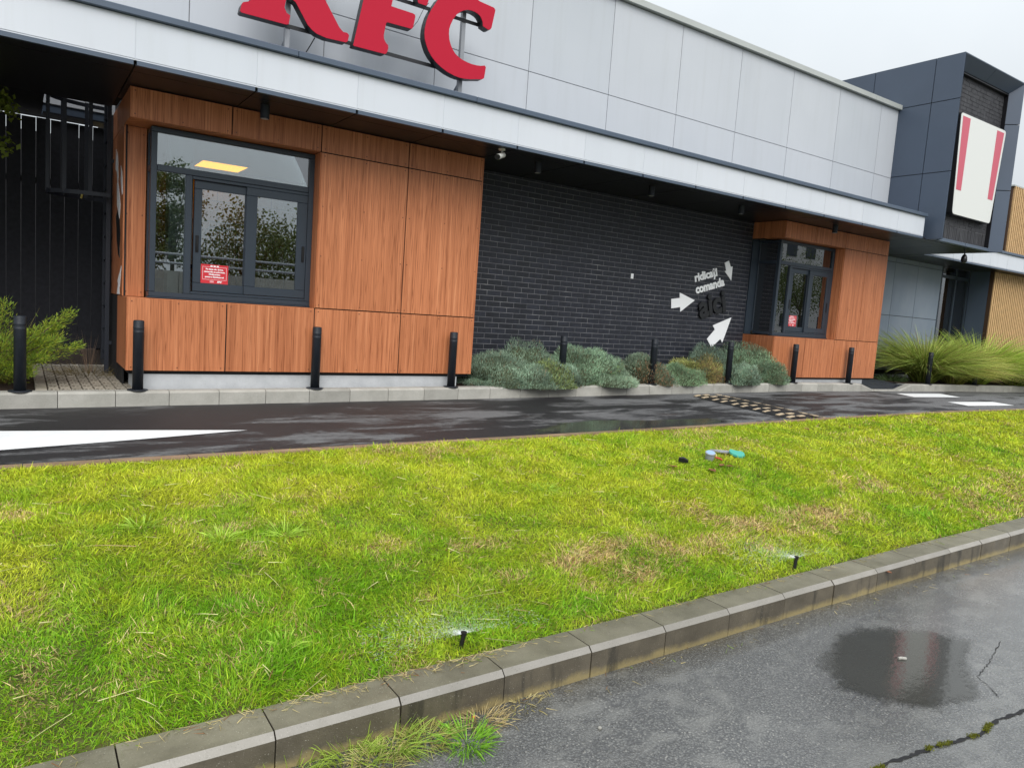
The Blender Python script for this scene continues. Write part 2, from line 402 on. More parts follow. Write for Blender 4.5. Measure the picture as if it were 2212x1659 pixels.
PAINT = simple('white road paint', (.78,.79,.79), .6, 0, .4, .05, 8, .2)
DECAL = simple('white wall lettering', (.93,.94,.96), .5)
LANE = asphalt_lane(); ROADFG = asphalt_fg(); PUDDLE = puddle_mat()
LEAF = leaf_mat('grass blades', .25); SHRUB = leaf_mat('shrub leaves', .22); STRAWM = leaf_mat('dry straw', .2)

# ------------------------------------------------------------------ terrain functions
KX = [-60,-5,0,4,7.5,11.2,13,16.2,18.5,24,60]; KZ = [-.66,-.229,-.19,-.157,-.117,-.082,-.09,-.107,-.128,-.18,-.5]
kt = lambda x: float(np.interp(x, KX, KZ))
lane = lambda x: kt(x)-.155
FT = lambda x: -.6702+.0085*min(x, 12)
FR = lambda x: FT(x)-.15
YF, YN = -2.88, -5.81
def lumps(x, y): return .012*np.sin(1.7*x+.6*y)+.010*np.sin(3.1*x-2.3*y+1)+.008*np.sin(5.3*y+2.1*x)
def grassz(x, y):
    x = np.asarray(x, float); y = np.asarray(y, float)
    t = np.clip((y-YN)/(YF-YN), 0, 1)
    a = -.6702+.0085*np.minimum(x, 12)-.015; b = np.interp(x, KX, KZ)-.155+.035
    return a+(b-a)*t+(.05+lumps(x, y))*np.sin(np.pi*t)

def sheet(name, xs, ys, zf, mat):
    V = [(x, y, float(zf(x, y))) for y in ys for x in xs]; n = len(xs)
    F = [(j*n+i, j*n+i+1, (j+1)*n+i+1, (j+1)*n+i) for j in range(len(ys)-1) for i in range(n-1)]
    return MB().add(V, F).build(name, mat)

# ------------------------------------------------------------------ the setting
g = sheet('ground', [-600,-60,-20,0,30,80,600], [-600,-60,-20,0,20,80,600], lambda x, y: -1.35, simple('far ground', (.10,.10,.09), .9, 0, .3, .2, .5)); tag(g, kind='structure')
xs = sorted(set([-40,-20,-10]+[round(-6+.5*i, 2) for i in range(61)]+[30,40,60]))
lane_o = sheet('drive_lane', xs, [-2.90,-2.2,-1.5,-.8,-.12], lambda x, y: lane(x), LANE); tag(lane_o, 'dark wet asphalt drive lane past the building', kind='structure')
fg = sheet('road', [-30,-10,-4,-2,0,2,4,6,8,10,12,20,40,80], [-40,-20,-12,-9,-8,-7,-6.5,-5.95], lambda x, y: FR(x), ROADFG); tag(fg, 'cracked wet grey road in the foreground', kind='structure')
SOIL = simple('lawn soil', (.075,.078,.022), .95, 0, .2, .35, 7)
gx = [-30,-12,-6]+[round(-4+.25*i, 2) for i in range(113)]+[26,30,40]
soil = sheet('lawn', gx, list(np.linspace(YN, YF, 16)), lambda x, y: grassz(x, y), SOIL); tag(soil, 'soil of the sloping lawn strip', kind='structure')
MULCH = simple('brown bark mulch', (.045,.030,.022), .95, 0, .2, .5, 40, .5)
for xa, xb in ((-40,13.72),(15.55,60)):
    bed = sheet('planting_bed', [xa]+[q for q in xs if xa < q < xb]+[xb], [-.06,.3,.7,1.2,2.6,6], lambda x, y: kt(x)-.015, MULCH); tag(bed, kind='structure')
tag(sheet('ramp_base', [13.72,14.6,15.55], [-.05,.6,1.7], lambda x, y: kt(x)-.06-.11*max(0, 1-max(0, y)/.6), MULCH), kind='structure')

def kerb_stone(name, x0, x1, y0, y1, ztop, zbot, mat, parent, ch=.022, h0=None, h1=None):
    """y0 is the front (road side); h0,h1 lower the top at either end"""
    P = []
    for x, h in ((x0, h0 or 0), (x1, h1 or 0)):
        zt, zb = ztop(x)-h, zbot(x)
        P += [(x,y0,zb),(x,y0,zt-ch),(x,y0+ch,zt),(x,y1,zt),(x,y1,zb)]
    m = MB().add(P, [(0,1,2,3,4),(9,8,7,6,5),(0,5,6,1),(1,6,7,2),(2,7,8,3),(3,8,9,4),(4,9,5,0)])
    o = m.build(name, mat, parent)
    if mat is KERBFG:
        o.data.materials.append(KERBW)
        for p_ in o.data.polygons:
            if .3 < p_.normal.z < .9: p_.material_index = 1
    return o
kb = empty('kerb', (5,-.1,kt(5)), 'pale concrete kerb along the building side of the lane', kind='structure')
x = -5.11
while x < 24:
    x1 = x+.5
    if x1 < 13.5 or x > 15.3: kerb_stone('kerb_stone', x+.003, x1-.003, -.20+.0, -.045, kt, lambda q: lane(q)-.1, KERB, kb)
    elif x < 13.5: kerb_stone('kerb_stone', x+.003, x1-.003, -.20, -.045, kt, lambda q: lane(q)-.1, KERB, kb, h0=0, h1=.125)
    elif x < 14.8: kerb_stone('kerb_stone', x+.003, x1-.003, -.20, -.045, kt, lambda q: lane(q)-.1, KERB, kb, ch=.008, h0=.125, h1=.125)
    else: kerb_stone('kerb_stone', x+.003, x1-.003, -.20, -.045, kt, lambda q: lane(q)-.1, KERB, kb, h0=.125, h1=0)
    x = x1
kf = empty('kerb', (2,-5.9,FT(2)), 'damp grey kerb between the lawn and the foreground road', kind='structure')
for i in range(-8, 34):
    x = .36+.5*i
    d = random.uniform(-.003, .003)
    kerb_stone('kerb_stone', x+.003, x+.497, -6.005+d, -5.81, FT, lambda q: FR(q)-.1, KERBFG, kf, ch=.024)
ke = empty('edging', (2,-2.83,lane(2)), 'flush brown edging strip between lane and lawn', kind='structure')
for i in range(-8, 40):
    x = .1+.5*i
    MB().add([(a, b, lane(a)+c) for a in (x+.003, x+.497) for b, c in ((-2.96,-.1),(-2.96,.045),(-2.845,.040),(-2.845,-.1))],
             [(0,1,2,3),(7,6,5,4),(0,4,5,1),(1,5,6,2),(2,6,7,3),(3,7,4,0)]).build('edging_stone', EDGE, ke)

# road markings
def marking(pts, label):
    m = MB(); n = len(pts)
    m.add([(x, y, lane(x)+.004) for x, y in pts], [tuple(range(n))])
    return tag(m.build('road_marking', PAINT), label, kind='structure')
marking([(.80,-1.785),(-.12,-2.0),(-1.05,-2.175),(-1.9,-2.34),(-1.9,-1.2),(-1.05,-1.39),(-.06,-1.585)], 'white arrowhead painted on the lane')
marking([(13.79,-1.08),(15.54,-1.15),(15.84,-.6),(14.13,-.54)], 'white crossing bar nearest the kerb')
marking([(13.49,-2.22),(15.22,-2.29),(15.42,-1.82),(13.73,-1.74)], 'white crossing bar nearest the lawn')

# puddles
def puddle(name, pts, zf, label, lift=.005):
    n = len(pts); c = np.mean(pts, 0); V = []; C = []; F = []
    rings = [0, .35, .6, .8, 1.0]
    dense = []
    for i in range(n):
        a = np.array(pts[i]); b = np.array(pts[(i+1) % n])
        for t in (0,.25,.5,.75): dense.append(a+(b-a)*t)
    m = len(dense)
    for r_ in rings:
        for q in dense:
            p = c+(q-c)*r_; V.append((p[0], p[1], zf(p[0])+lift)); C.append([1-r_]*3)
    T = []
    for k in range(len(rings)-1):
        for i in range(m):
            a, b, d, e = k*m+i, k*m+(i+1) % m, (k+1)*m+(i+1) % m, (k+1)*m+i
            T += [(a, e, d)] + ([(a, d, b)] if k else [])
    C = np.clip(np.array(C)*2.6, 0, 1)
    return tag(place(name, tri_mesh(name, np.array(V), np.array(T), C), PUDDLE), label, kind='structure')
puddle('puddle', [(2.30,-6.62),(2.5,-6.40),(2.95,-6.22),(3.3,-6.25),(3.7,-6.5),(3.75,-6.72),(3.35,-6.88),(2.95,-7.12),(2.55,-7.05),(2.35,-6.85)], FR, 'shallow puddle on the foreground road mirroring the tower sign')
puddle('puddle', [(3.2,-2.5),(3.9,-2.08),(4.6,-1.98),(5.6,-2.2),(6.6,-2.3),(6.9,-2.6),(5.6,-2.82),(4.2,-2.82),(3.4,-2.80)], lane, 'puddle along the lawn edge of the lane')
if 0: puddle('puddle', [(3.8,-6.15),(5.2,-6.06),(8,-6.07),(9,-6.6),(7,-6.95),(5.2,-6.7),(4.2,-6.45)], FR, 'thin sheet of water beside the foreground kerb')
if 0: puddle('puddle', [(-.4,-6.1),(.4,-6.2),(.75,-6.3),(.5,-6.55),(-.2,-6.5)], FR, 'dark wet film below the kerb weeds')

# ------------------------------------------------------------------ the restaurant building
B = empty('restaurant_building', (7,1,kt(7)), 'single storey restaurant with wood clad window bays, black brick and white upper wall', 'building')
ZS = 2.884
def bx(name, mat, parent, x0, x1, y0, y1, z0, z1, c=0):
    m = MB(); (m.cbox(x0,x1,y0,y1,z0,z1,c) if c else m.box(x0,x1,y0,y1,z0,z1)); return m.build(name, mat, parent)

# --- upper white wall
UX = [-8.1,-6.66,-5.22,-3.78,-2.34,-.89,.55,2.0,3.44,4.87,6.32,7.75,9.18,10.61,12.05,13.49,14.12]
UW = bx('upper_wall', BLACK, B, .1, 14.115, .17, 3.2, 3.0, 5.5)
bx('wall_core', BLACK, UW, -8.1, .099, .17, .30, 2.93, 5.5)
JOINT = simple('grey joint', (.26,.27,.28), .7)
bx('joint_backing', JOINT, UW, -8.1, 14.118, .150, .168, 3.05, 5.54)
for a, b in zip(UX[:-1], UX[1:]):
    for z0, z1 in ((3.2, 4.18), (4.18, 5.545)):
        bx('wall_panel', WHITEU, UW, a+.005, b-.005, .13, .148, z0+.005, z1-.005)
for i, (a, b) in enumerate(((-8.1,-2.0),(-2.0,2.6),(2.6,6.1),(6.1,9.78),(9.78,13.15),(13.15,14.16))):
    bx('coping', COPING, UW, a+.002, b-.002, .06, .40, 5.553, 5.64)

# --- canopy with white fascia
FX = [-7.4,-6.35,-5.3,-4.25,-3.2,-2.15,-1.1,-.05,1.025,2.077,3.12,4.163,5.227,6.289,7.36,8.435,9.505,10.58,11.755,12.94,13.905]
CN = bx('canopy', BLACK, B, -7.4, 13.89, -.755, .14, 2.93, 3.30)
for a, b in zip(FX[:-1], FX[1:]):
    bx('fascia_panel', WHITE, CN, a+.0035, b-.0035, -.79, -.765, 2.942, 3.300)
    bx('joint_strip', WHITE, CN, a-.003, a+.003, -.787, -.760, 2.93, 3.300)
    bx('drip_edge', WHITE, CN, a+.003, b-.003, -.793, -.765, 2.926, 2.936)
    bx('trim', TRIM, CN, a+.014, b-.014, -.80, -.757, ZS, 2.922)
bx('fascia_end', WHITE, CN, 13.9, 13.915, -.788, .12, 2.926, 3.30)
CX = [-7.4,-2.2,1.42,3.53,6.7,9.9,13.93]
for a, b in zip(CX[:-1], CX[1:]):
    bx('cap_flashing', TRIM, CN, a+.002, b-.002, -.835, .12, 3.305, 3.367, .006)
# soffit boards
SX = FX[:-1]+[13.905,15.3,16.74]
for a, b in zip(SX[:-1], SX[1:]):
    yb = 1.58 if a > 13.8 else .70
    if b < .1:
        yb = 1.24 if a > -1.15 else 2.5
    m = MB(); m.box(a+.006, b-.006, -.752, -.545, ZS+.003, ZS+.02); m.box(a+.006, b-.006, -.535, yb, ZS+.003, ZS+.02); m.build('soffit_board', SOFFIT, CN)
bx('soffit_board', SOFFIT, CN, -1.094, -.70, 1.25, 2.5, ZS+.003, ZS+.02)
bx('soffit_board', SOFFIT, CN, -.69, -.002, 2.32, 2.5, ZS+.003, ZS+.02)
bx('soffit_backing', BLACK, CN, -7.4, -.70, -.74, 2.52, ZS+.022, 2.926)
bx('soffit_backing', BLACK, CN, -.70, 0, -.74, 1.24, ZS+.022, 2.926)
bx('soffit_backing', BLACK, CN, 0, 14.1, -.74, .9, ZS+.022, 2.926)
# hatch lining and rear parapet seen through it
bx('hatch_lining', BLACK, CN, -.72, -.701, 1.24, 2.33, ZS+.02, 2.99)
rp = bx('rear_parapet', TRIM, B, -7.4, .5, 2.54, 2.75, 2.90, 3.04)
for a, b in ((-4,-2.2),(-2.2,-.62),(-.62,.5)): bx('wall_panel', WHITE, rp, a+.004, b-.004, 2.52, 2.60, 3.045, 4.4)

# --- black brick wall between the bays
BW = bx('brick_wall', MORTAR, B, 4.17, 10.68, .7185, .95, -.35, ZS)
PZ, PX = .0793, .2447
bricks = []
for k in range(-4, 36):
    z0 = .0676+PZ*k+.005; z1 = z0+PZ-.010
    if z1 > ZS: z1 = ZS-.002
    x = 4.19-(.1223 if k % 2 else 0)
    while x < 10.66:
        a, b = max(x+.0045, 4.19), min(x+PX-.0045, 10.658)
        if b-a > .02: bricks.append((a, b, z0, z1))
        x += PX
bricks.sort(key=lambda q: (q[0]+.9)**2*1.0+(q[2]-.9)**2*.5 if q[2] > -.05 else 1e9)
bmesh0 = {}
rest = MB()
for i, (a, b, z0, z1) in enumerate(bricks):
    j = random.uniform(-.0015, .0015)
    if i < 295:
        key = (round(b-a, 3), round(z1-z0, 3))
        if key not in bmesh0:
            bmesh0[key] = MB().box(-(b-a)/2, (b-a)/2, 0, .02, 0, z1-z0).mesh('brick')
        place('brick', bmesh0[key], BRICK, BW, ((a+b)/2, .715+j, z0))
    else: rest.box(a, b, .715+j, .73, z0, z1)
tag(rest.build('farther_bricks', BRICK, BW), kind='stuff')

# --- wood clad bays
def screws(parent, spots):
    m = MB()
    for (x, y, z, ax) in spots:
        if ax == 'y': m.prism([(x+.0075*math.cos(t), z+.0075*math.sin(t)) for t in np.linspace(0, 2*math.pi, 7)[:-1]], 'y', y-.003, y+.002)
        else: m.prism([(y+.0075*math.cos(t), z+.0075*math.sin(t)) for t in np.linspace(0, 2*math.pi, 7)[:-1]], 'x', x-.003, x+.002)
    o = m.build('screws', SCREW, parent); o['kind'] = 'stuff'; return o
SCREW = simple('brown screw head', (.16,.055,.028), .45)
MESHM = simple('vent mesh', (.01,.01,.011), .6)
def bay(X, first):
    x0, x1, x2, x3, x4 = X; G = .0065
    ro = bx('window_bay', BLACK, B, x2+.01, x4-.012, .016, .70, .012, ZS-.01)
    bx('backing', BLACK, ro, x0+.014, x2+.01, .016, .45, .012, .755)
    bx('backing', BLACK, ro, x0+.014, x2+.01, .016, .45, 2.59, ZS-.01)
    sp = []
    def pan(a, b, z0, z1, y=0.):
        bx('wood_panel', WOOD, ro, a+G, b-G, y, y+.013, z0+G, z1-G)
        for sx in (a+.045, (a+b)/2, b-.045):
            for sz in np.linspace(z0+.04, z1-.04, 2 if z1-z0 < 1 else 4): sp.append((sx, y, sz, 'y'))
    E_ = [x0, x1, x2, x3, x4]
    for a, b in zip(E_[:-1], E_[1:]):
        pan(a, b, 0, .77); pan(a, b, 2.574, ZS-.002)
    for a, b in ((x2, x3), (x3, x4)): pan(a, b, .77, 2.574)
    # niche: sill board, head lining, right reveal
    bx('wood_sill', WOOD, ro, x0+G, x2-G, .014, .47, .757, .768)
    bx('head_lining', WOOD, ro, x0+G, x2-G, .014, .47, 2.576, 2.588)
    bx('wood_reveal', WOOD, ro, x2-.001, x2+.011, .014, .47, .772, 2.572)
    if first:
        bx('wood_panel', WOOD, ro, x0, x0+.215, .47, .483, .772, 2.572)
        for sz in (.82, 1.65, 2.5):
            for sx in (.035, .185): sp.append((sx, .47, sz, 'y'))
        bx('wood_panel', WOOD, ro, x0, x0+.013, .0135, .90, G, .766)
        bx('wood_panel', WOOD, ro, x0, x0+.013, .484, 1.6, .774, 2.570)
        bx('wood_panel', WOOD, ro, x0, x0+.013, .0135, 1.6, 2.578, ZS-.004)
        bx('lower_side', BLACK, ro, x0+.004, x0+.02, .90, 1.6, -.2, .766)
        bx('backing', BLACK, ro, x0+.016, x0+.03, .45, 3.0, -.2, 2.87)
        bx('backing', BLACK, ro, x0+.004, x0+.03, 1.6, 3.0, -.2, 2.87)
    else:
        bx('wood_panel', WOOD, ro, x0, x0+.013, .0135, .712, G, .766)
        bx('wood_panel', WOOD, ro, x0, x0+.013, .0135, .712, 2.578, ZS-.004)
    if not first: bx('filler_panel', FRAME, ro, x0, x0+.188, .69, .712, .772, 2.572)
    bx('wood_panel', WOOD, ro, x4-.013, x4, .0135, .8, G, ZS-.004)
    # speckled plinth under it with a vent mesh
    m = MB(); xe = x4-.2 if first else x4-.35
    m.box(x0+.08 if first else x0+.05, xe, .045, .5, -.45, -.035); m.build('plinth', RENDER, ro)
    vm = MB(); xx = x0+.05
    while xx < xe:
        vm.add([(xx, .03, -.0015), (xx+.012, .03, -.026), (xx+.024, .03, -.0015), (xx, .034, -.0015), (xx+.012, .034, -.026), (xx+.024, .034, -.0015)], [(0,1,2),(5,4,3),(0,3,4,1),(1,4,5,2),(2,5,3,0)]); xx += .024
    o = vm.build('vent_mesh', MESHM, ro); o['kind'] = 'stuff'
    bx('plinth_shadow_gap', BLACK, ro, x0+.03, x4-.03, .05, .4, -.034, -.001)
    screws(ro, sp)
    return ro
X1 = (0., .985, 1.978, 3.094, 4.189); X2 = (10.662, 11.621, 12.593, 13.376, 14.156)
bay1 = bay(X1, True); bay2 = bay(X2, False)

# --- windows
HANDLE = simple('black handle', (.006,.006,.007), .35)
def window(xL, xR, yb, name_label):
    y = .20
    W = bx('window', FRAME, B, xL, xR, y-.005, y+.075, .787, .838, .004); W['label'] = name_label
    f = lambda a, b, z0, z1, y0=y, y1=y+.07, n='frame_bar': bx(n, FRAME, W, a, b, y0, y1, z0, z1, .004)
    f(xL, xR, 2.513, 2.566); f(xL+.0, xL+.060, .84, 2.511); f(xR-.062, xR, .84, 2.511)
    f(xL+.062, xR-.064, 2.118, 2.182); f(xL+.345, xL+.412, .84, 2.116)
    f(xL-.02, xR, .771, .786, y-.03, y+.075, 'sill'); 
    # return glazing on the left
    f(xL, xL+.06, .84, 2.56, yb-.05, yb, 'frame_bar'); f(xL, xL+.055, .787, .838, y+.077, yb-.052); f(xL, xL+.055, 2.118, 2.182, y+.077, yb-.052); f(xL, xL+.055, 2.513, 2.56, y+.077, yb-.052)
    m = MB(); m.box(xL+.024, xL+.030, y+.072, yb-.051, .839, 2.117); m.box(xL+.024, xL+.030, y+.072, yb-.051, 2.183, 2.512); m.build('side_pane', GLASS, W)
    p = lambda a, b, z0, z1, yy: bx('pane', GLASS, W, a, b, yy, yy+.006, z0, z1)
    p(xL+.061, xR-.063, 2.183, 2.512, y+.03); p(xL+.061, xL+.344, .839, 2.117, y+.03)
    f(xL+.413, xR-.063, 2.082, 2.115, y+.005, y+.07); f(xL+.413, xR-.063, .84, .868, y+.005, y+.07, 'track')
    def sash(a, b, ga, gb, yy, hx):
        s = bx('sash', FRAME, W, a, b, yy, yy+.032, .872, .967, .004)
        q = lambda c, d, z0, z1: bx('sash_bar', FRAME, s, c, d, yy, yy+.032, z0, z1, .004)
        q(a, b, 1.990, 2.080); q(a, ga, .968, 1.989); q(gb, b, .968, 1.989)
        bx('pane', GLASS, s, ga, gb, yy+.012, yy+.018, .968, 1.989)
        m = MB(); m.cbox(hx-.016, hx+.016, yy-.006, yy-.001, 1.30, 1.485, .004); m.cbox(hx-.008, hx+.008, yy-.012, yy-.0065, 1.315, 1.375, .003); m.build('handle', HANDLE, s)
    sash(xL+.440, xL+1.006, xL+.522, xL+.980, y+.036, xL+.478)
    sash(xL+.985, xR-.066, xL+1.107, xL+1.568, y+.002, xR-.105)
    return W
win1 = window(.225, 1.977, .468, 'window with sliding sashes in the nearer wood bay')
win2 = window(10.85, 12.592, .712, 'window with sliding sashes in the farther wood bay')

# --- tower with open front
T = empty('tower', (15.4,1,ZS)); setpar(T, B)
TX0, TX1, TY, TZ = 14.12, 16.76, -1.06, 6.44
ys_ = [-1.06,-.52,.73,1.98,3.2]; zs_ = [ZS,4.2,5.58,TZ]
bx('core', BLACK, T, TX0+.02, TX1-.02, -.76, 3.18, ZS+.03, TZ-.03)
for ya, yb2 in zip(ys_[:-1], ys_[1:]):
    for za, zb2 in zip(zs_[:-1], zs_[1:]):
        for xx in (TX0, TX1-.02):
            bx('cladding_panel', TOWER, T, xx, xx+.02, ya+.007, yb2-.007, za+.007, zb2-.007)
    m = MB(); 
for xa, xb in ((TX0,15.44),(15.44,TX1)):
    for ya, yb2 in zip(ys_[:-1], ys_[1:]):
        bx('cladding_panel', TOWER, T, xa+.007, xb-.007, ya+.007, yb2-.007, TZ-.022, TZ-.001)
# splayed frame around the recess (45 degrees) and dark reveal behind it
sp_ = .20
for xa, xb in ((TX0+.022,15.437),(15.447,TX1-.022)):
    la = sp_ if xa < 14.5 else 0; lb = sp_ if xb > 16.5 else 0
    MB().add([(xa,TY,TZ-.024),(xb,TY,TZ-.024),(xb-lb,TY+sp_,TZ-.024-sp_),(xa+la,TY+sp_,TZ-.024-sp_),(xa,TY+.01,TZ-.023),(xb,TY+.01,TZ-.023),(xb-lb,TY+sp_+.01,TZ-.023-sp_+.01),(xa+la,TY+sp_+.01,TZ-.023-sp_+.01)],
             [(0,1,2,3),(7,6,5,4),(0,4,5,1),(1,5,6,2),(2,6,7,3),(3,7,4,0)]).build('splay_panel', TOWER, T)
for sgn, X0 in ((1, TX0+.022), (-1, TX1-.022)):
    for za, zb2 in zip(zs_[:-1], zs_[1:]):
        z1 = zb2-.008; z1b = z1
        if zb2 == TZ: z1 = TZ-.024; z1b = z1-sp_
        MB().add([(X0,TY,za+.008),(X0+sgn*sp_,TY+sp_,za+.008),(X0+sgn*sp_,TY+sp_,z1b),(X0,TY,z1),(X0,TY+.012,za+.008),(X0+sgn*sp_,TY+sp_+.012,za+.008),(X0+sgn*sp_,TY+sp_+.012,z1b),(X0,TY+.012,z1)],
                 [(0,1,2,3),(7,6,5,4),(0,4,5,1),(1,5,6,2),(2,6,7,3),(3,7,4,0)]).build('splay_panel', TOWER, T)
bx('reveal', SOFFIT, T, TX0+.222, TX0+.24, TY+sp_, -.76, ZS, TZ-.24)
bx('reveal', SOFFIT, T, TX1-.24, TX1-.222, TY+sp_, -.76, ZS, TZ-.24)
bx('reveal', SOFFIT, T, TX0+.241, TX1-.241, TY+sp_, -.76, TZ-.26, TZ-.242)
tb = bx('tower_brickwork', MORTAR, T, TX0+.241, TX1-.241, -.775, -.762, ZS+.02, TZ-.262)
m = MB(); k = 0; z = 3.25
while z < TZ-.3:
    x = TX0+.245-(.1223 if k % 2 else 0)
    while x < TX1-.25:
        a, b = max(x+.005, TX0+.245), min(x+PX-.005, TX1-.245)
        if b-a > .02: m.box(a, b, -.783+random.uniform(-.003,.003), -.774, z+.005, min(z+PZ-.005, TZ-.265))
        x += PX
    z += PZ; k += 1
x = TX0+.245
while x < TX1-.27:
    m.box(x+.004, x+.071-.004, -.783+random.uniform(-.003,.003), -.774, 2.97, 3.243); x += .0715
def oldbrick():
    mm = Mat('weathered black brick', rough=.6); v = mm.pos((14,14,2)); mm.color(mm.ramp(mm.noise(v, 1.5, 5, .7), [(.3, (.016,.016,.019)), (.62, (.050,.050,.056)), (.8, (.17,.17,.175))])); return mm.m
o = m.build('bricks', oldbrick(), tb); o['kind'] = 'stuff'
for a, b in ((TX0+.03, 15.42),(15.435, TX1-.25)):
    bx('ledge_trim', TRIM, T, a, b, -.90, -.78, ZS+.004, 2.955, .005)

# --- grey panel wall, glass entrance, slatted wall
GW = bx('grey_wall', BLACK, B, 14.0, 19.72, 1.63, 2.2, -.25, ZS)
for a, b in ((14.0,15.2),(15.2,16.28),(16.28,17.38),(17.38,18.5),(18.5,19.73)):
    for z0, z1 in ((.05,1.445),(1.445,2.775),(2.775,ZS+.1)): bx('wall_panel', FIBRE, GW, a+.006, b-.006, 1.60, 1.622, z0+.006, z1-.006)
bx('wall_base', RENDER, GW, 14.1, 19.72, 1.615, 1.7, -.3, -.06)
EG = bx('entrance_window', FRAME, B, 19.74, 19.80, 1.60, 1.68, -.1, ZS)
for a, b, z0, z1 in ((20.53,20.60,-.1,ZS),(21.25,21.32,-.1,ZS),(19.80,21.25,2.60,2.68),(19.80,21.25,-.1,.0)):
    bx('frame_bar', FRAME, EG, a, b, 1.605, 1.675, z0, z1)
for a, b in ((19.80,20.53),(20.60,21.25)):
    bx('pane', GLASS, EG, a, b, 1.635, 1.643, 0, 2.6); bx('pane', GLASS, EG, a, b, 1.635, 1.643, 2.68, ZS)
SLAT = simple('ochre timber slat', (.60,.39,.19), .55, 0, .3, .15, 9); SLATB = simple('brown slat backing', (.05,.024,.010), .8)
SW = bx('slat_wall', SLATB, B, 21.36, 26, 1.03, 1.62, -.2, ZS)
bx('return_cladding', TOWER, SW, 21.33, 21.358, 1.10, 1.60, -.2, ZS)
bx('return_cladding', SLATB, SW, 21.335, 21.358, 1.0, 1.095, -.2, ZS)
sl = MB().box(-.027, .027, 0, .05, 0, 3.06).mesh('slat'); su = MB().box(-.027, .027, 0, .05, 0, 1.87).mesh('slat')
SU = bx('upper_slat_wall', SLATB, B, 21.8, 26, 1.03, 2.5, 3.38, 5.26)
x = 21.40
while x < 25.9:
    place('slat', sl, SLAT, SW, (x, .978, -.18))
    if x > 21.75: place('slat', su, SLAT, SU, (x+.03, .978, 3.40))
    x += .115
bx('top_cap', COPING, SU, 21.78, 26, .98, 2.5, 5.262, 5.30)
C2 = bx('entrance_canopy', BLACK, B, 16.77, 26, .66, 1.6, 2.93, 3.31)
for i in range(-3, 6):
    a = 19.17+i*.985; b = a+.985
    bx('fascia_panel', WHITE, C2, max(a, 16.77)+.004, b-.004, .63, .655, 2.945, 3.31); bx('trim', TRIM, C2, max(a, 16.77)+.008, b-.008, .622, .66, ZS, 2.925)
    bx('drip_edge', WHITE, C2, max(a, 16.77)+.004, b-.004, .627, .655, 2.928, 2.94)
bx('cap_flashing', TRIM, C2, 16.77, 26, .59, 1.0, 3.315, 3.38, .006)
bx('soffit_board', SOFFIT, C2, 16.77, 26, .66, 1.6, ZS+.004, 2.925)
# back of house so that no light leaks through
bx('rear_wall', BLACK, B, .1, 14.0, 5.0, 5.1, -.3, 5.4)
bx('roof_deck', BLACK, B, .1, 14.1, .2, 5.1, 5.3, 5.45)
bx('rear_block', BLACK, B, 14.0, 26, 3.3, 5.1, -.3, 5.2)

# --- rooms behind the windows
INW = simple('olive brown interior wall', (.24,.165,.05), .6, 0, .3, .25, 3); INC = simple('pale interior column', (.74,.83,.81), .5); INF = simple('dark interior floor', (.05,.045,.04), .4)
CEIL = simple('interior ceiling', (.50,.50,.48), .7)
RM = bx('serving_room', INF, B, .05, 4.1, .5, 4.9, .0, .02)
bx('room_back_wall', INW, RM, .05, 4.1, 3.9, 4.0, .02, 2.9); bx('room_ceiling', CEIL, RM, .05, 4.1, .5, 4.9, 2.76, 2.80)
bx('room_side_wall', INW, RM, 4.0, 4.1, .75, 4.9, .02, 2.9); bx('room_side_wall', INW, RM, .05, .08, .5, 4.9, .02, 2.9)
for i in range(5): bx('tile_joint', BLACK, RM, .1, 4.0, 3.894, 3.899, 1.0+i*.32, 1.006+i*.32)
for i in range(9): bx('tile_joint', BLACK, RM, .4+i*.42, .406+i*.42, 3.893, 3.8935, .9, 2.7)
bx('column', INC, RM, .47, .72, .62, .85, .02, 2.72)
lm = Mat('lit ceiling panel', (1,.8,.3)); lm.b.inputs['Emission Color'].default_value = (1,.36,.0,1); lm.b.inputs['Emission Strength'].default_value = 2.2
lamp = empty('ceiling_light', (1.6,3.36,2.75), 'lit yellow ceiling panel seen through the nearer window', 'ceiling light')
bx('diffuser', lm.m, lamp, 1.28, 1.91, 3.05, 3.70, 2.745, 2.758)
m = MB(); 
for q in ((1.25,1.279,3.02,3.73),(1.911,1.94,3.02,3.73),(1.28,1.91,3.02,3.049),(1.28,1.91,3.701,3.73)): m.box(q[0],q[1],q[2],q[3],2.742,2.759)
m.build('light_frame', INC, lamp)
RM2 = bx('pickup_room', INF, B, 10.7, 14.1, .75, 4.9, .0, .02)
bx('room_back_wall', INW, RM2, 10.7, 14.1, 3.0, 3.1, .02, 2.9); bx('room_ceiling', CEIL, RM2, 10.7, 14.1, .55, 4.9, 2.76, 2.80)
bx('room_side_wall', INW, RM2, 10.7, 10.75, .96, 4.9, .02, 2.9); bx('room_side_wall', INW, RM2, 14.0, 14.1, .75, 4.9, .02, 2.9)
bx('column', simple('cream interior column', (.55,.50,.38), .5), RM2, 11.25, 11.43, 1.0, 1.2, .02, 2.75)
HALL = bx('dining_hall', INF, B, 19.7, 21.3, 1.7, 3.2, -.1, -.08)
bx('room_back_wall', INW, HALL, 19.7, 21.4, 3.2, 3.25, -.08, 2.9)

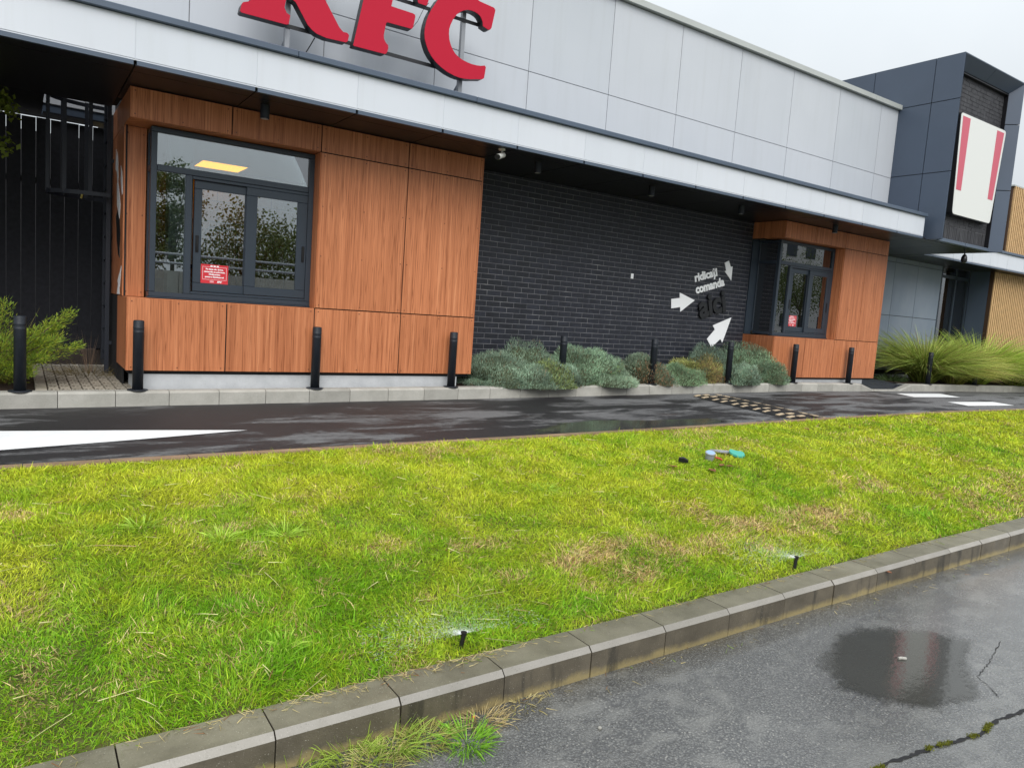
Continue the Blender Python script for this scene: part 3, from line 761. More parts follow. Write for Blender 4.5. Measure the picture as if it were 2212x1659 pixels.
# ------------------------------------------------------------------ signs and lettering
def text_mesh(s, size, extrude=.004, offset=0., sx=1., shear=0., align='LEFT'):
    cu = bpy.data.curves.new('t', 'FONT'); cu.body = s; cu.size = size; cu.extrude = extrude; cu.offset = offset; cu.shear = shear; cu.align_x = align; cu.resolution_u = 3
    cu.space_line = .95
    ob = bpy.data.objects.new('t', cu); col.objects.link(ob); bpy.context.view_layer.update()
    dg = bpy.context.evaluated_depsgraph_get(); me = bpy.data.meshes.new_from_object(ob.evaluated_get(dg))
    bpy.data.objects.remove(ob); bpy.data.curves.remove(cu)
    me.transform(Matrix.Diagonal((sx, 1, 1, 1)))
    return me
def wall_text(name, s, x, z, y, h, ang, mat, parent=None, extrude=.004, bold=0., sx=.62, shear=0., fit=None, align='LEFT', fith=None):
    me = text_mesh(s, h, extrude, bold, sx, shear, align)
    if fit:
        xs_ = [v.co.x for v in me.vertices]; k = fit/(max(xs_)-min(xs_)); ky = 1
        if fith:
            zz = [v.co.y for v in me.vertices]; ky = fith/(max(zz)-min(zz))
        me.transform(Matrix.Diagonal((k, ky, 1, 1)))
    me.name = name
    me.transform(Matrix.Rotation(R(90), 4, 'X') @ Matrix.Rotation(ang, 4, 'Z'))
    return place(name, me, mat, parent, (x, y, z))

Kp = [(1.019,3.842),(.991,3.816),(.94,3.794),(.926,3.765),(.915,3.704),(.931,3.692),(1.381,3.695),(1.405,3.708),(1.416,3.796),(1.377,3.812),(1.354,3.858),(1.367,3.94),(1.386,4.018),(1.433,3.959),(1.468,3.943),(1.602,3.753),(1.65,3.714),(1.704,3.688),(1.806,3.672),(2.028,3.681),(2.05,3.7),(2.061,3.765),(2.038,3.784),(1.993,3.782),(1.947,3.818),(1.777,4.057),(1.674,4.214),(1.957,4.514),(1.994,4.512),(2.026,4.63),(1.664,4.607),(1.64,4.507),(1.455,4.26),(1.494,4.487),(1.534,4.513),(1.557,4.625),(1.082,4.582),(1.06,4.475),(1.105,4.464),(1.114,4.404)]
Fp = [(2.118,3.696),(2.208,4.179),(2.285,4.616),(2.306,4.643),(3.044,4.707),(3.063,4.691),(2.996,4.402),(2.978,4.339),(2.959,4.326),(2.874,4.327),(2.86,4.335),(2.855,4.362),(2.834,4.428),(2.774,4.461),(2.594,4.451),(2.552,4.276),(2.537,4.201),(2.807,4.197),(2.832,4.189),(2.839,4.169),(2.816,4.047),(2.801,4.026),(2.499,4.018),(2.484,4.002),(2.464,3.869),(2.47,3.828),(2.496,3.792),(2.521,3.777),(2.526,3.749),(2.517,3.704),(2.502,3.679),(2.487,3.672),(2.127,3.668),(2.112,3.674)]
Cp = [(3.801,3.858),(3.816,3.838),(3.8,3.709),(3.777,3.69),(3.693,3.672),(3.61,3.652),(3.528,3.64),(3.45,3.637),(3.382,3.644),(3.29,3.665),(3.2,3.7),(3.13,3.74),(3.071,3.789),(3.025,3.845),(2.995,3.903),(2.973,3.96),(2.965,4.013),(2.967,4.08),(2.979,4.149),(3.003,4.23),(3.037,4.304),(3.114,4.435),(3.212,4.544),(3.29,4.595),(3.365,4.626),(3.45,4.63),(3.529,4.613),(3.68,4.573),(3.879,4.557),(3.9,4.535),(3.86,4.315),(3.843,4.291),(3.815,4.283),(3.757,4.299),(3.738,4.306),(3.733,4.345),(3.717,4.377),(3.695,4.405),(3.663,4.424),(3.61,4.437),(3.561,4.438),(3.515,4.432),(3.471,4.416),(3.415,4.382),(3.368,4.336),(3.325,4.27),(3.297,4.204),(3.282,4.15),(3.282,4.096),(3.292,4.035),(3.313,3.983),(3.343,3.935),(3.382,3.895),(3.435,3.866),(3.495,3.846),(3.56,3.836),(3.625,3.831),(3.68,3.833),(3.737,3.839)]
rs = empty('roof_sign', (2.5,-.4,3.36), 'large red three letter sign on steel posts above the white fascia', 'sign')
for nm, poly in (('letter_k', Kp), ('letter_f', Fp), ('letter_c', Cp)):
    L_ = MB().prism(poly, 'y', -.492, -.385).build(nm, SIGNSIDE, rs)
    c = np.mean(poly, 0)
    MB().prism(poly, 'y', -.500, -.4925).build('letter_face', RED, L_)
for x in (1.43, 3.545):
    p_ = bx('post', STEEL, rs, x-.025, x+.025, -.372, -.322, 3.365, 4.55)
    MB().tube([(x, -.32, 3.62), (x-.03, -.05, 3.37)], .016, 6).build('brace', STEEL, p_)
bx('rail', SIGNSIDE, rs, 1.2, 3.75, -.384, -.374, 3.705, 3.745); bx('rail', SIGNSIDE, rs, 1.2, 3.75, -.384, -.374, 4.33, 4.37)
CABLE = simple('black cable', (.01,.01,.011), .5)
MB().tube([(1.73,-.36,3.69),(1.70,-.33,3.62),(1.655,-.28,3.52),(1.635,-.22,3.38)], .006, 6).build('cable', CABLE, rs)
MB().tube([(2.79,-.37,4.05),(2.86,-.37,4.08),(2.93,-.37,4.18),(3.0,-.37,4.34),(3.06,-.37,4.42)], .0035, 5).build('cable', CABLE, rs)

ts = empty('tower_sign', (15.5,-.9,3.44), 'cream lightbox sign with two red stripes on the tower', 'sign')
CREAM = simple('cream sign face', (.70,.71,.68), .3, 0, .5); PINKR = simple('red stripe paled by glare', (.56,.085,.13), .3)  # stripe red is mixed pinker to stand in for glare on it
def rounded(pts, r, k=4):
    out = []; n = len(pts)
    for i in range(n):
        p, a, b = (Vector(pts[j]) for j in (i, i-1, (i+1) % n))
        u, v = (a-p).normalized(), (b-p).normalized()
        for t in range(k+1):
            s = t/k; out.append(tuple((p+u*r*(1-s)**2+v*r*s**2)))
    return out
sg = [(14.50,5.43),(16.49,5.43),(16.30,3.445),(14.64,3.445)]
MB().prism(rounded(sg, .09), 'y', -.925, -.80).build('sign_box', SIGNSIDE, ts)
sg2 = [(14.515,5.415),(16.475,5.415),(16.287,3.46),(14.653,3.46)]
MB().prism(rounded(sg2, .08), 'y', -.931, -.9255).build('sign_face', CREAM, ts)
for q in ([(14.59,5.36),(14.90,5.36),(14.88,3.94),(14.675,3.94)], [(16.07,5.36),(16.39,5.36),(16.262,3.94),(16.045,3.94)]):
    MB().prism(q, 'y', -.934, -.9315).build('red_stripe', PINKR, ts)

def arrow(pts, label):
    return tag(MB().prism(pts, 'y', .704, .713).build('arrow_sign', DECAL), label, 'arrow sign')
arrow([(8.625,1.300),(8.835,1.330),(8.822,1.425),(9.224,1.315),(8.879,1.088),(8.868,1.172),(8.647,1.134)], 'white wall arrow pointing right towards the dark lettering')
arrow([(9.931,2.055),(10.041,2.103),(10.105,2.000),(10.159,2.005),(10.16,1.746),(9.954,1.903),(9.997,1.915)], 'small white wall arrow pointing down')
arrow([(9.649,.627),(9.84,.81),(9.773,.886),(10.269,1.059),(10.081,.574),(10.017,.643),(9.795,.476)], 'big white wall arrow slanting up just above the shrubs')
tag(wall_text('wall_lettering', 'ridicați', 9.185, 1.645, .712, .17, R(15.5), DECAL, extrude=.006, bold=.0065, fit=.60, fith=.205), 'upper word of the white slanted lettering on the black brick', 'lettering')
tag(wall_text('wall_lettering', 'comanda', 9.245, 1.437, .712, .17, R(15.5), DECAL, extrude=.006, bold=.0065, fit=.775, fith=.17), 'lower word of the white slanted lettering on the black brick', 'lettering')
tag(wall_text('wall_lettering', 'aici', 9.37, 1.010, .690, .42, R(14.5), SIGNSIDE, extrude=.02, bold=.014, fit=.72, fith=.40), 'large dark raised word on the black brick between the arrows', 'lettering')
nb = bx('number_plate', DECAL, None, 7.62, 7.68, .706, .714, 1.575, 1.66, .002); tag(nb, 'tiny white plate on the black brick wall', 'plate')
# side face stickers of the near bay
PEEL = simple('torn black sticker', (.008,.007,.008), .5)
for pts, mt, lb in (([(1.22,2.42),(1.15,2.30),(1.10,2.38),(1.02,2.28),(.95,2.05),(1.03,2.03),(1.12,2.16),(1.25,2.20)], DECAL, 'uppermost white lettering strip on the side of the near bay'),
                    ([(.72,2.18),(.60,2.10),(.52,1.86),(.58,1.85),(.70,2.0)], DECAL, 'white lettering strip at the front edge on the side of the near bay'),
                    ([(1.08,2.02),(.98,2.04),(.86,1.93),(.72,1.75),(.80,1.60),(.95,1.72),(1.05,1.78)], DECAL, 'middle white lettering strip on the side of the near bay'),
                    ([(1.14,1.66),(.98,1.72),(.80,1.62),(.68,1.44),(.74,1.30),(.70,1.18),(.86,1.22),(1.0,1.36)], PEEL, 'black lettering on the side of the near bay'),
                    ([(.54,1.09),(.60,1.05),(.86,.86),(.80,.80),(.92,.60),(.76,.66),(.72,.65),(.70,.72)], DECAL, 'white arrow low on the side of the near bay')):
    zmin = .775
    if pts[-1][1] < 1: pts = [(.54,1.09),(.88,.93),(.82,.90),(.93,.78),(.70,.78),(.72,.86),(.66,.86)]
    tag(MB().prism(pts, 'x', -.004, -.0005).build('side_lettering', mt), lb, 'lettering')

STICK = simple('red sticker', (.62,.03,.045), .4)
def sticker(x0, x1, z0, z1, y, label):
    s = empty('window_sticker', ((x0+x1)/2, y, z0), label, 'sticker')
    bx('sheet', STICK, s, x0, x1, y-.002, y, z0, z1)
    cx = (x0+x1)/2; h = z1-z0; wd = x1-x0
    for i in range(3): bx('white_bar', DECAL, s, cx-.045+i*.033, cx-.022+i*.033, y-.0035, y-.0022, z1-.115*h, z1-.01)
    m = MB(); b = .0025
    for q in ((x0+.06*wd, x1-.06*wd, z1-.135*h, z1-.135*h+b), (x0+.06*wd, x1-.06*wd, z0+.2*h, z0+.2*h+b), (x0+.06*wd, x0+.06*wd+b, z0+.2*h, z1-.135*h), (x1-.06*wd-b, x1-.06*wd, z0+.2*h, z1-.135*h)): m.box(q[0], q[1], y-.0035, y-.0022, q[2], q[3])
    m.build('outline', DECAL, s)
    for i, (t, k) in enumerate((('Pe linia de drive,', .66), ('comenzile au prioritate.', .80), ('Mulțumim', .42), ('pentru înțelegere!', .70))):
        wall_text('sticker_text', t, cx, z1-h*(.28+.135*i), y-.0035, .1*h, 0, DECAL, s, extrude=.0008, bold=.0012, sx=1, fit=k*wd*.98, align='CENTER')
    wall_text('sticker_text', 'KFC', cx+.10*wd, z0+.06*h, y-.0035, .12*h, 0, DECAL, s, extrude=.0008, bold=.0015, sx=1, shear=.3)
    MB().prism(rounded([(cx-.17*wd,z0+.05*h),(cx-.02*wd,z0+.05*h),(cx-.02*wd,z0+.15*h),(cx-.17*wd,z0+.15*h)], .006), 'y', y-.0035, y-.0022).build('round_badge', simple('pink badge', (.75,.35,.38), .5), s)
sticker(.752, 1.043, .970, 1.180, .247, 'red notice with white writing inside the nearer window')
sticker(11.315, 11.62, .975, 1.18, .247, 'red notice with white writing inside the farther window')
po = empty('poster', (11.2,.33,1.0), 'white paper poster behind the glass of the farther window', 'poster')
bx('paper', DECAL, po, 11.0, 11.22, .325, .33, 1.03, 1.66)
MB().prism([(11.10,1.40),(11.215,1.36),(11.16,1.16)], 'y', .322, .3245).build('red_triangle', simple('dark red print', (.35,.02,.06), .5), po)
bx('print_lines', simple('grey print', (.2,.2,.22), .5), po, 11.02, 11.17, .322, .3245, 1.50, 1.52)

# ------------------------------------------------------------------ bollards
def bollard():
    r = empty('bollard', (0,0,0), 'x', 'bollard', 'black bollards along the building kerb')
    MB().lathe((0,0,0), [(.052,.012),(.052,.60),(.0535,.603),(.0535,.607),(.052,.610),(.052,.645),(.0535,.648),(.0535,.652),(.052,.655),(.052,.715),(.048,.725),(.030,.728)], 24).build('post', BOLL, r, True)
    MB().lathe((0,0,0), [(.098,0),(.100,.004),(.098,.009),(.06,.012)], 24).build('base_plate', BOLL, r)
    return r
b0 = bollard()
bl = [(-.915,'leftmost bollard standing in front of the juniper'),(.10,'bollard at the left corner of the nearer wood bay'),(1.98,'bollard in front of the middle of the nearer wood bay'),(3.82,'bollard at the right end of the nearer wood bay'),(5.66,'bollard sunk into the left shrubs before the black brick'),(7.50,'bollard at the kerb in the middle of the black brick wall'),(9.34,'bollard half hidden by shrubs below the big slanting arrow'),(11.19,'bollard before the farther wood bay under its window'),(13.03,'bollard at the right end of the farther wood bay'),(16.2,'bollard in front of the left clump of ornamental grass'),(18.45,'bollard buried in the ornamental grass on the right')]
for i, (x, lb) in enumerate(bl):
    d = (x, -.115 if x < 15 else -.12, kt(x)+.001)
    if i == 0: b0.location = d; b0['label'] = lb
    else: copy_tree(b0, Vector(d)-Vector(b0.location), lb)

# ------------------------------------------------------------------ speed bump
sb = empty('speed_bump', (8.15,-1.65,lane(8.15)), 'black rubber speed bump with yellow reflectors across the lane', 'speed bump')
RUB = simple('black rubber', (.014,.014,.015), .55, 0, .4, .3, 30, .4); YEL = simple('yellow reflector', (.52,.41,.28), .45)
p0 = np.array([8.38,-.52]); p1 = np.array([7.90,-2.80]); ax = (p1-p0)/np.linalg.norm(p1-p0); pr = np.array([-ax[1], ax[0]]); Ltot = np.linalg.norm(p1-p0)
prof = [(-.36,.0),(-.30,.018),(-.20,.036),(-.08,.046),(.08,.046),(.20,.036),(.30,.018),(.36,.0)]
hz = lambda s: float(np.interp(abs(s), [0,.08,.20,.30,.36], [.046,.046,.036,.018,0]))
nmod = 5
for i in range(nmod):
    a, b = (i/nmod)*Ltot+.005, ((i+1)/nmod)*Ltot-.005
    V = []
    for t in (a, b):
        for s, h in prof:
            k = 1
            if i == 0 and t == a: k = .25
            if i == nmod-1 and t == b: k = .25
            q = p0+ax*t+pr*s*(1 if k == 1 else .75); V.append((q[0], q[1], lane(q[0])+.004+h*k))
    n = len(prof)
    md = MB().add(V, [tuple(range(n)), tuple(range(2*n-1, n-1, -1))]+[(j, j+n, (j+1) % n+n, (j+1) % n) for j in range(n)]).build('bump_module', RUB, sb)
    for tt in (.22, .66):
        for s in (-.27,-.14,.14,.27):
            t = a+(b-a)*(tt+(.10 if s in (-.14,.27) else 0)); q = p0+ax*t+pr*s
            wv, lv = .032, .050
            V = []
            for da, ds in ((-wv,-lv),(wv,-lv),(wv,lv),(-wv,lv)):
                e = q+ax*da+pr*ds; V.append((e[0], e[1], lane(e[0])+.004+hz(s+ds)+.003))
            V += [(v[0], v[1], v[2]-.01) for v in V]
            MB().add(V, [(0,1,2,3),(0,4,5,1),(1,5,6,2),(2,6,7,3),(3,7,4,0)]).build('reflector', YEL, md)

# ------------------------------------------------------------------ soffit lights, cameras, tap
dl = empty('downlight', (0,0,0), 'x', 'downlight', 'black tube downlights under the canopy')
MB().lathe((0,0,-.14), [(.040,0),(.048,.002),(.048,.14)], 20).build('housing', BOLL, dl, False)
MB().lathe((0,0,-.1425), [(.036,0),(.036,.002)], 16).build('lens', simple('frosted lens', (.4,.4,.4), .3), dl)
for i, (x, lb) in enumerate(((1.24,'downlight over the nearer window'),(4.80,'downlight just right of the nearer wood bay'),(6.90,'downlight over the middle of the black brick'),(8.95,'downlight near the farther end of the black brick'),(11.62,'downlight over the farther window'))):
    d = (x, -.32 if i == 0 else -.36, ZS+.002)
    if i == 0: dl.location = d; dl['label'] = lb
    else: copy_tree(dl, Vector(d)-Vector(dl.location), lb)
CAMW = simple('off white camera shell', (.62,.62,.58), .4)
sc_ = empty('security_camera', (4.04,-.64,ZS), 'white bullet security camera under the canopy edge', 'security camera')
MB().lathe((4.04,-.64,ZS-.02), [(.03,0),(.045,.008),(.045,.022)], 16).build('mount', CAMW, sc_)
MB().tube([(4.04,-.64,ZS-.015),(4.04,-.65,ZS-.05),(4.02,-.665,ZS-.075)], .013, 8).build('arm', CAMW, sc_)
MB().tube([(4.07,-.63,ZS-.065),(3.93,-.735,ZS-.125)], .034, 14).build('body', CAMW, sc_)
MB().tube([(3.935,-.732,ZS-.123),(3.905,-.753,ZS-.135)], .031, 14).build('lens', HANDLE, sc_)
s2 = empty('security_camera', (15.85,-.70,ZS), 'small black dome camera hanging under the tower', 'security camera')
MB().tube([(15.85,-.70,ZS),(15.86,-.71,ZS-.12)], .016, 8).build('stem', HANDLE, s2)
MB().lathe((15.86,-.71,ZS-.30), [(.02,0),(.05,.02),(.062,.06),(.058,.12),(.03,.18)], 16).build('housing', HANDLE, s2, True)
tp = empty('water_tap', (14.2,.25,.47), 'small steel water tap on the side of the farther wood bay', 'tap')
MB().tube([(14.15,.25,.47),(14.24,.25,.475),(14.27,.25,.44),(14.275,.25,.41)], .012, 8).build('spout', STEEL, tp); MB().tube([(14.21,.22,.50),(14.21,.28,.50)], .008, 6).build('handle', STEEL, tp)

# ------------------------------------------------------------------ ladder, fence, pavers on the left
LADM = simple('dark blue ladder paint', (.018,.022,.034), .5)
ld = empty('caged_ladder', (-.05,1.6,kt(0)), 'dark caged roof ladder beside the nearer wood bay', 'ladder')
bx('stile', LADM, ld, -.075, -.030, 1.46, 1.49, -.20, 3.5); bx('stile', LADM, ld, -.075, -.030, 1.86, 1.89, -.05, 3.5)
for i in range(12): MB().tube([(-.052,1.488,.05+i*.28),(-.052,1.862,.05+i*.28)], .014, 6).build('rung', LADM, ld)
for z in (1.88, 2.98):
    m = MB(); n = 18
    A = [(-.05-.62*math.sin(math.pi*k/n), 1.675-.36*math.cos(math.pi*k/n)) for k in range(n+1)]
    for k in range(n):
        (xa, ya), (xb, yb2) = A[k], A[k+1]
        m.add([(xa,ya,z),(xb,yb2,z),(xb,yb2,z+.045),(xa,ya,z+.045),(xa*.985,1.675+(ya-1.675)*.98,z),(xb*.985,1.675+(yb2-1.675)*.98,z),(xb*.985,1.675+(yb2-1.675)*.98,z+.045),(xa*.985,1.675+(ya-1.675)*.98,z+.045)], [(0,1,2,3),(7,6,5,4),(3,2,6,7),(0,4,5,1)])
    m.build('cage_hoop', LADM, ld)
for x, y in ((-.50,1.43),(-.25,1.35),(-.655,1.675),(-.50,1.92),(-.25,2.0)): bx('cage_bar', LADM, ld, x-.02, x+.02, y-.005, y+.005, 1.9, 3.03)
bx('wall_bracket', LADM, ld, -.03, .0, 1.465, 1.485, .16, .20); bx('wall_bracket', LADM, ld, -.03, .0, 1.465, 1.485, 2.3, 2.34)
MB().tube([(-.33,1.32,1.875),(-.34,1.315,1.83)], .012, 6).build('padlock', simple('brass padlock', (.5,.42,.12), .4, .5), ld)
FEN = simple('black fence board', (.017,.018,.024), .7, 0, .3, .25, 20)
fe = empty('board_fence', (-2,2.4,kt(-2)), 'tall black vertical board fence left of the nearer bay', 'fence')
fb = MB().cbox(-.0728, .0728, 0, .022, 0, 2.80, .002).mesh('board')
for i in range(26): place('board', fb, FEN, fe, (-.08-.1505*i, 2.4, .03+random.uniform(-.004,.004)))
bx('fence_rail', FEN, fe, -4.2, -.01, 2.424, 2.47, .25, .32); bx('fence_rail', FEN, fe, -4.2, -.01, 2.424, 2.47, 2.05, 2.12)
yw = bx('gap_backdrop', simple('added dark backdrop', (.02,.02,.023), .8), None, -8, 7, 9, 9.2, -1.3, 3.72); tag(yw, 'added dark backdrop behind the fence that keeps sky out of the gaps', 'wall')  # made-up wall, added near-black so the fence gaps stay dark below the top
# grass pavers
pv = empty('grass_pavers', (-.3,1,kt(0)-.01), 'strip of sandy concrete grass pavers at the foot of the ladder', kind='structure')
a_, b_ = .047, .122
hexp = [(-a_,-b_),(-.030,-b_+.012),(-.008,-b_+.055),(.008,-b_+.055),(.030,-b_+.012),(a_,-b_),(a_-.007,0),(a_,b_),(.030,b_-.012),(.008,b_-.055),(-.008,b_-.055),(-.030,b_-.012),(-a_,b_),(-a_+.007,0)]
pm = MB().prism(hexp, 'z', 0, .05).mesh('paver')
for i in range(8):
    for j in range(10):
        place('paver', pm, PAVER, pv, (-.635+.1*i, .09+.25*j, kt(-.3)-.045+random.uniform(-.003,.003)))
for j in range(6): bx('edging_slab', PAVER, pv, -.79, -.69, -.04+.42*j+.004, -.04+.42*(j+1)-.004, kt(-.7)-.06, kt(-.7)+.008, .006)
rb = empty('kerb_ramp_paving', (14.6,.6,kt(14.6)), 'dark block paving at the dropped kerb', kind='structure')
DP = simple('dark blue block paver', (.030,.033,.045), .45, 0, .5, .3, 12)
V = []; 
for i in range(9):
    for j in range(14):
        x0 = 13.75+i*.2+(.1 if j % 2 else 0); y0 = -.04+j*.115
        zz = lambda x, y: (kt(x)-.115*max(0, 1-max(0, y)/.6)*(1 if 13.9 < x < 15.2 else .5))
        if y0 < 1.55:
            MB().add([(x0+.003,y0+.003,zz(x0,y0)),(x0+.197,y0+.003,zz(x0+.197,y0)),(x0+.197,y0+.112,zz(x0+.197,y0+.112)),(x0+.003,y0+.112,zz(x0,y0+.112)),
                      (x0+.003,y0+.003,zz(x0,y0)-.05),(x0+.197,y0+.003,zz(x0,y0)-.05),(x0+.197,y0+.112,zz(x0,y0)-.05),(x0+.003,y0+.112,zz(x0,y0)-.05)],
                     [(0,1,2,3),(0,4,5,1),(1,5,6,2),(2,6,7,3),(3,7,4,0)]).build('block_paver', DP, rb)

# ------------------------------------------------------------------ things seen inside
WIRE = simple('chrome wire', (.55,.50,.36), .25, .8)
def trolley(x, y, z, wd, h, label):
    t = empty('wire_trolley', (x, y, z), label, 'trolley', 'wire trolleys inside')
    for yy, nm in ((y, 'front_grid'), (y+.5, 'rear_grid')):
        m = MB(); m.tube([(x-wd/2,yy,z),(x-wd/2,yy,z+h-.06),(x-wd/2+.05,yy,z+h),(x+wd/2-.05,yy,z+h),(x+wd/2,yy,z+h-.06),(x+wd/2,yy,z)], .011, 6)
        for k in range(1, 7): m.tube([(x-wd/2+wd*k/7,yy,z+.1),(x-wd/2+wd*k/7,yy,z+h)], .004, 5)
        for k in range(4): m.tube([(x-wd/2,yy,z+.15+k*.33),(x+wd/2,yy,z+.15+k*.33)], .004, 5)
        m.build(nm, WIRE, t)
    bx('base', STEEL, t, x-wd/2, x+wd/2, y, y+.5, z+.08, z+.12)
    return t
trolley(1.25, 1.6, .02, .40, 1.68, 'left wire trolley inside the nearer window'); trolley(1.92, 1.75, .02, .40, 1.66, 'right wire trolley inside the nearer window')
ps = empty('scanner_stand', (.62,.48,.8), 'black scanner stand behind the narrow left pane', 'stand')
MB().tube([(.62,.48,.80),(.62,.48,1.10)], .022, 10).build('pole', HANDLE, ps); MB().prism([(.52,1.17),(.71,1.17),(.705,1.14),(.65,1.09),(.59,1.09),(.53,1.14)], 'y', .44, .52).build('head', HANDLE, ps)
ct = bx('counter', simple('steel counter', (.3,.3,.3), .3, .7), None, .3, 2.2, .52, .86, .02, .78); tag(ct, 'steel counter inside the nearer window', 'counter')

# ------------------------------------------------------------------ lawn
def patch(x, y, spots):
    f = np.zeros_like(x)
    for cx, cy, rx, ry, s in spots: f = np.maximum(f, s*np.exp(-(((x-cx)/rx)**2+((y-cy)/ry)**2)))
    return f
def vnoise(x, y, s, seed):
    """cheap smooth value noise"""
    r_ = np.random.default_rng(seed).random((64, 64)); u = x*s; v = y*s
    i = np.floor(u).astype(int); j = np.floor(v).astype(int); fu = u-i; fv = v-j
    fu = fu*fu*(3-2*fu); fv = fv*fv*(3-2*fv); q = lambda a, b: r_[a % 64, b % 64]
    return (q(i,j)*(1-fu)+q(i+1,j)*fu)*(1-fv)+(q(i,j+1)*(1-fu)+q(i+1,j+1)*fu)*fv
DRY = [(2.05,-5.18,.45,.17,1.),(2.8,-5.33,.65,.22,1.),(2.2,-5.5,.5,.15,.9),(.86,-5.28,.10,.07,1),(3.77,-5.2,.9,.26,.9),(7.3,-5.3,1.3,.4,.75),(-.96,-3.8,.12,.16,.7),(1.25,-5.25,.3,.1,.6),(5.6,-4.9,.6,.2,.4),(.2,-3.2,.3,.12,.5),(2.2,-3.15,.35,.12,.5),(5.2,-3.1,.4,.12,.6),(1.6,-4.9,.18,.1,.6),(.55,-4.75,.15,.09,.5)]
LUSH = [(.32,-5.3,.5,.3,1),(-.5,-5.2,.7,.4,1),(.1,-5.6,1.0,.2,.9),(1.4,-5.62,.6,.12,.7),(3.2,-4.2,.7,.3,.4)]
def lawn_blades():
    parts = []; cx, cy = CAM[0], CAM[1]
    def scatter(zones):
        X = []
        for xa, xb, dens in zones:
            n = int((xb-xa)*(YF-YN)*dens); X.append(np.stack([rng.uniform(xa, xb, n), rng.uniform(YN+.004, YF-.095, n)], 1))
        X = np.concatenate(X); x, y = X[:,0], X[:,1]; n = len(x)
        edge = np.minimum(y-YN, YF-.09-y); keep = rng.random(n) < np.clip(.35+edge/.06, 0, 1)
        keep &= rng.random(n) < .68+.6*vnoise(x, y, 4.1, 3)
        return x[keep], y[keep]
    def colours(x, y):
        n = len(x)
        dry = np.clip(patch(x, y, DRY)+.85*(vnoise(x, y, 2.1, 5)-.58)+.9*(vnoise(x, y, 8., 6)-.62), 0, 1)
        lush = np.clip(patch(x, y, LUSH)+.5*(vnoise(x, y, 1.3, 8)-.5), 0, 1)
        yellow = np.clip(.60+.40*(vnoise(x, y, .9, 11)-.5)+.6*(vnoise(x, y, 5.5, 12)-.5)+.6*(rng.random(n)-.5)+.16*np.clip((y+4.6), -1, 1)-.30*lush, 0, 1)[:,None]
        green = np.array([.175,.395,.014]); yg = np.array([.520,.575,.040]); tan = np.array([.66,.52,.25]); brn = np.array([.30,.17,.075])
        c = green*(1-yellow)+yg*yellow
        r1 = rng.random(n)[:,None]
        k = rng.random(n) < .018+dry*.85*(1-.6*np.clip(lush,0,1)); c = np.where(k[:,None], tan*(.7+.55*r1), c)
        k = rng.random(n) < .02+.12*dry; c = np.where(k[:,None], brn, c)
        return c*(.62+.80*rng.random(n))[:,None], lush, dry
    def grow(x, y, L0, L1, w0, segs, leanm, leans, lift=0., dark=1., comb_k=.25):
        n = len(x); d = np.hypot(x-cx, y-cy); c, lush, dry = colours(x, y); c = c*dark
        L = (L0+L1*rng.random(n)+.020*lush*rng.random(n))*(1+.7*(rng.random(n) < .05))*(.75+.5*vnoise(x, y, 2.3, 21))*(1+.2*np.clip((d-5)/6, 0, 1))
        wd = w0*(.65+.7*rng.random(n))*np.clip(d/4.2, .85, 2.8)*(1+.35*lush)
        az = rng.uniform(0, 2*np.pi, n); comb = vnoise(x, y, 2.4, 31)*12.56
        lean = np.clip(np.abs(rng.normal(leanm, leans, n)), 0, 1.45)
        dx = np.sin(lean)*np.cos(az)+comb_k*np.cos(comb); dy = np.sin(lean)*np.sin(az)+comb_k*np.sin(comb)
        D = norm(np.stack([dx, dy, np.cos(lean)], 1))
        Bv = np.stack([dx*.5, dy*.5, -.28*np.ones(n)], 1)*(.3+1.0*rng.random(n))[:,None]
        P = np.stack([x, y, grassz(x, y)-.004+lift*rng.random(n)], 1)
        return blades(P, D, L, wd, Bv, c, segs, c*np.array([1.15,1.10,1.0]))
    Z = ((-6.,-3.2,4500),(-3.2,-1.3,12000),(-1.3,0.,15000),(0.,1.5,16000),(1.5,3.,14000),(3.,4.5,10000),(4.5,6.5,6500),(6.5,9.,3600),(9.,13.,2200),(13.,22.,1000))
    x, y = scatter(Z); parts.append(grow(x, y, .024, .028, .0042, 2, .38, .42))
    x, y = scatter([(a, b, q*.9) for a, b, q in Z]); parts.append(grow(x, y, .018, .022, .0036, 1, 1.0, .35, .012, .78))      # low thatch between the blades
    # denser longer tussocks scattered through it
    m_ = 230; tx = np.concatenate([rng.uniform(-1.3, 4, 150), rng.uniform(4, 12, 80)]); ty = rng.uniform(YN+.05, YF-.12, m_)
    k = np.repeat(np.arange(m_), 34); x = tx[k]+rng.normal(0, .022, len(k)); y = np.clip(ty[k]+rng.normal(0, .022, len(k)), YN+.01, YF-.11)
    v = grow(x, y, .045, .035, .0046, 2, .45, .35, 0., 1.12, .1); parts.append(v)
    return merge(parts)
lawn = place('grass', tri_mesh('grass', *lawn_blades()), LEAF); tag(lawn, 'short mown yellow green grass with dry tan patches', 'grass', kind='stuff')

